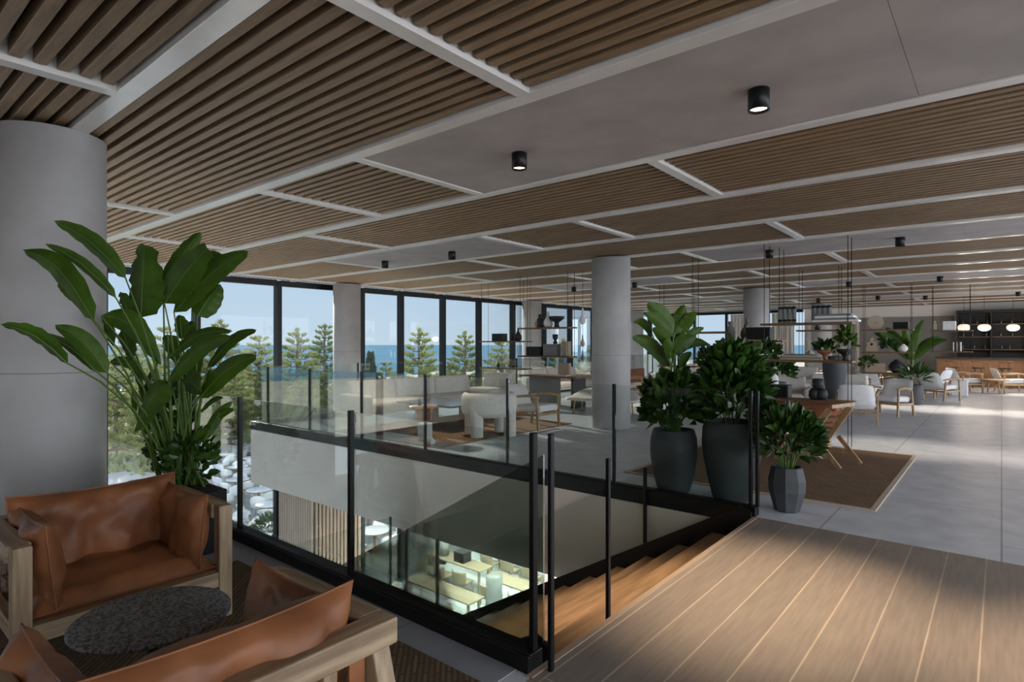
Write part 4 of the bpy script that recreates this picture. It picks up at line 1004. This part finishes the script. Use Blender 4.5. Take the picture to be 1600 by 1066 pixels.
# far wall built-ins with openings, left of the panelling, and curtains at the far windows
o = thing('wall_shelving', 'white built in shelving on the far wall behind the large shelf', 'shelving', (-7.1, 30.0, 0))
MB().box(0, .3, 0, 2.1, .38, 2.7).build('back', 'white', o)
for z in (0, .6, 1.2, 1.8, 2.6): MB().box(0, 0, z, 2.1, .3, z+.05).build('shelf_board', 'white', o)
for x in (0, .7, 1.4, 2.05): MB().box(x, 0, 0, x+.05, .3, 2.65).build('upright', 'clay', o)
for i, (xa, xb, w_) in enumerate(((-10.6, -9.7, 'left'), (-8.6, -7.6, 'right'))):
    MB().grid(lambda a, b: (xa+(xb-xa)*a, 30.15+.05*math.sin(a*34), .02+b*3.05), 60, 1).build('curtain', mat('sheer curtain', (222, 214, 204), .9), label='pale sheer curtain hanging at the far windows, %s one' % w_, cat='curtain')
# column shaft details done; large far planters
small_plant('bushy green plant by the far windows, right of the lone column', -7.6, 19.5, .7, .35, 160, 41, .2, .1)
pot('grey pot by the far windows, right of the lone column', (-7.6, 19.5, 0), [(.1, 0), (.16, 0), (.18, .02), (.24, .4), (.24, .6), (.2, .72), (.19, .74), (.17, .74), (.17, .72), (.15, .7)], 24)
# ================================================================ TERRACE AND LOWER HALL
M['shell'] = mat('white shell', (236, 236, 238), .5)
def shell_chair(name, label, m_shell, m_leg, cat='chair', arms=True, group=None):
    o = thing(name, label, cat, (0, 0, 0), 0, group)
    MB().grid(lambda a, b: ((a*2-1)*.24*(1-.1*b), -.2+.42*(1-b)+0*a, .44+.02*(a*2-1)**2), 8, 3).build('seat', m_shell, o, solid=.05)
    def bk(a, b):
        an = R(180)+R(180)*a if arms else R(215)+R(110)*a
        hh = (.18+.20*math.sin(math.pi*a)**.6) if arms else .36
        return (math.cos(an)*(.29+.03*b), math.sin(an)*(.26+.06*b)+.02, .46+hh*b)
    MB().grid(bk, 16, 5).build('backrest', m_shell, o, solid=.035)
    for sx in (-1, 1):
        for sy in (-1, 1): MB().tube([(sx*.25, sy*.24, 0), (sx*.19, sy*.17, .43)], [.013, .018], 6).build('leg', m_leg, o)
    return o
tc_ = shell_chair('terrace_chair', 'x', 'shell', 'ashwood')
tcu = False
tt = thing('terrace_table', 'x', 'table', (0, 0, 0))
MB().lathe([(.001, .70), (.52, .70), (.54, .72), (.52, .74), (.001, .74)], 32).build('table_top', 'shell', tt)
MB().lathe([(.54, .695), (.545, .72)], 32).build('edge', 'ashwood', tt)
MB().lathe([(.25, 0), (.25, .02), (.04, .06), (.04, .7)], 16).build('stem', 'walnut', tt)
ttu = False
def floor_ray(px, py, z): return ray(px, (1.6-z)*920/(py-537))
tspots = [(322, 742), (352, 728), (392, 735), (410, 714), (330, 795), (372, 772), (404, 790), (415, 760), (350, 845), (395, 838), (420, 815), (450, 760), (470, 720), (585, 860), (620, 842), (575, 830), (605, 880), (300, 760), (290, 715)]
rt_ = random.Random(4)
tspots += [(rt_.uniform(296, 436), rt_.uniform(708, 860)) for _ in range(160)]+[(rt_.uniform(560, 640), rt_.uniform(815, 890)) for _ in range(30)]
TP = []; CP = []
for i, (px, py) in enumerate(tspots):
    x, y = floor_ray(px, py, LZ+.0)
    if any((x-a)**2+(y-b)**2 < 3.4 for a, b in TP) or x > -15.6: continue
    q = tt if not ttu else dup(tt, (0, 0, 0)); ttu = True
    q.location = (x, y, LZ); q['label'] = 'round white terrace table among white shell chairs seen through the void'; q['group'] = 'round terrace tables'
    TP.append((x, y))
for i, (x, y) in enumerate(TP):
    for k in range(5):
        an = rnd.uniform(0, .3)+k*math.pi*2/5+i
        cx_, cy_ = x+math.cos(an)*.92, y+math.sin(an)*.92
        if any((cx_-a)**2+(cy_-b)**2 < .72 for a, b in TP if (a, b) != (x, y)) or any((cx_-a)**2+(cy_-b)**2 < .46 for a, b in CP) or cx_ > -15.2: continue
        CP.append((cx_, cy_))
        c = tc_ if not tcu else dup(tc_, (0, 0, 0)); tcu = True
        c.location = (cx_, cy_, LZ); c.rotation_euler = (0, 0, an+R(90))
        c['label'] = 'white shell chair around a round table on the sunny terrace below'; c['group'] = 'white terrace chairs'
# timber rail at the terrace edge, umbrellas and lounge seats before it
o = thing('terrace_rail', 'long timber handrail along the far edge of the terrace', 'railing', (-41, -10, LZ))
MB().box(-.09, 0, .95, .09, 60, 1.1).build('handrail', 'walnut', o)
for k in range(20): MB().box(-.05, k*3, 0, .05, k*3+.1, .95).build('post', 'walnut', o)
M['pillow'] = mat('pale cushion', (190, 198, 200), .9)
for i, px in enumerate((322, 352, 388)):
    x, y = ray(px, 40.5-i*.9)
    o = thing('terrace_daybed', 'low pale daybed before the timber rail, %s' % ['left one', 'middle one', 'right one'][i], 'daybed', (x, y, LZ), R(60))
    MB().box(-1, -.45, .15, 1, .45, .42).build('mattress', 'pillow', o, bevel=.05); MB().box(-1, .3, .3, 1, .5, .85).build('backrest', 'shell', o, bevel=.04); MB().box(-.95, -.4, 0, .95, .4, .15).build('base', 'walnut', o)
x, y = ray(419, 20.6)
o = thing('terrace_planter', 'white cylinder planter on the terrace beside the fluted wall', 'pot', (x, y, LZ)); MB().lathe([(.001, 0), (.24, 0), (.28, .6), (.26, .62), (.001, .58)], 24).build('vessel', 'shell', o)
small_plant('round green shrub in the white terrace planter', x, y, LZ+.6, .38, 200, 51, .3, .06)

# lower hall: long tables with chairs, shelf, screens
M['paleoak'] = mat('pale oak', (158, 146, 126), .5, (142, 128, 106), 3, stretch=(1, 6, 6))
dc = shell_chair('dining_chair', 'x', 'paleoak', 'ashwood', arms=False)
dcu = False
def long_table(label, x, y, L, n=3, w_=.7, h=.74, sides=(-1,)):
    global dcu
    o = thing('long_dining_table', label, 'table', (x, y, LZ))
    MB().box(-L/2, -w_/2, h-.04, L/2, w_/2, h).build('table_top', 'paleoak', o, bevel=.006)
    for sx in (-1, 1):
        for sy in (-1, 1): MB().box(sx*(L/2-.12)-.03, sy*(w_/2-.1)-.03, 0, sx*(L/2-.12)+.03, sy*(w_/2-.1)+.03, h-.04).build('leg', 'paleoak', o)
    for k in range(n):
        for sy in sides:
            c = dc if not dcu else dup(dc, (0, 0, 0)); dcu = True
            c.location = (x-L/2+L*(k+.5)/n, y+sy*(w_/2+.31), LZ); c.rotation_euler = (0, 0, (R(180) if sy > 0 else 0)+rnd.uniform(-.15, .15))
            c['label'] = 'pale wooden dining chair pulled up to a long table in the lower hall'; c['group'] = 'lower hall dining chairs'
    return o
long_table('long pale oak table in the lower hall nearest the landing', -11.7, 11.15, 2.5, 3, .6)
long_table('long pale oak table in the lower hall carrying a dark box', -12.9, 12.9, 2.4, 3, .6)
long_table('shorter long table in the lower hall at right beside the grey curved vase', -10.3, 12.7, 2.0, 2, .6)
long_table('far long pale oak table in the lower hall under the fascia', -11.2, 14.5, 3.4, 4, .6)
item_box('dark open box on the lower hall table near the windows', -12.7, 12.9, LZ+.74, .42, .34, .30)
item_vase('grey cylinder vase on the lower hall table near the windows', -13.5, 12.9, LZ+.74, [(.001, 0), (.15, 0), (.15, .45), (.13, .46), (.001, .4)], 'greybox')
item_vase('tall grey curved vase in the lower hall, right of the front table', -9.9, 11.2, LZ, [(.001, 0), (.2, 0), (.24, .5), (.2, 1.1), (.22, 1.5), (.001, 1.5)], 'greybox')
item_vase('black cup shaped stool in the lower hall near the stringer', -8.6, 11.4, LZ, [(.001, 0), (.2, 0), (.1, .3), (.12, .45), (.24, .7), (.22, .8), (.001, .7)], 'dark', 'cup_stool', 'stool')
item_vase('grey cup shaped stool in the lower hall beside the black one', -9.2, 11.9, LZ, [(.001, 0), (.2, 0), (.1, .3), (.12, .45), (.24, .7), (.22, .8), (.001, .7)], 'greybox', 'cup_stool', 'stool')
# added light strips under the lower ceiling, put in to brighten the hall
M['strip'] = mat('light strip', (255, 250, 240), .5, emis=((255, 248, 238), 6))  # glow of the added hall strips
for i, (x_, y_) in enumerate(((-12.9, 12), (-9.5, 9), (-9.5, 13), (-5.5, 9), (-5.5, 14))):
    o = thing('added_light_strip', 'added fill light strip under the lower hall ceiling, %s' % ['beside the windows', 'front left', 'back left', 'front right', 'back right'][i], 'ceiling light', (x_, y_, -1.13))
    MB().box(-1.2, -.08, -.01, 1.2, .08, .01).build('diffuser', 'strip', o)
    l = bpy.data.lights.new('hall_fill_light', 'AREA'); l.shape = 'RECTANGLE'; l.size = 2.4; l.size_y = .2; l.energy = 1100; l.color = (1, .97, .92)
    lo = bpy.data.objects.new('hall_fill_light', l); COL.objects.link(lo); lo.location = (x_, y_, -1.16)
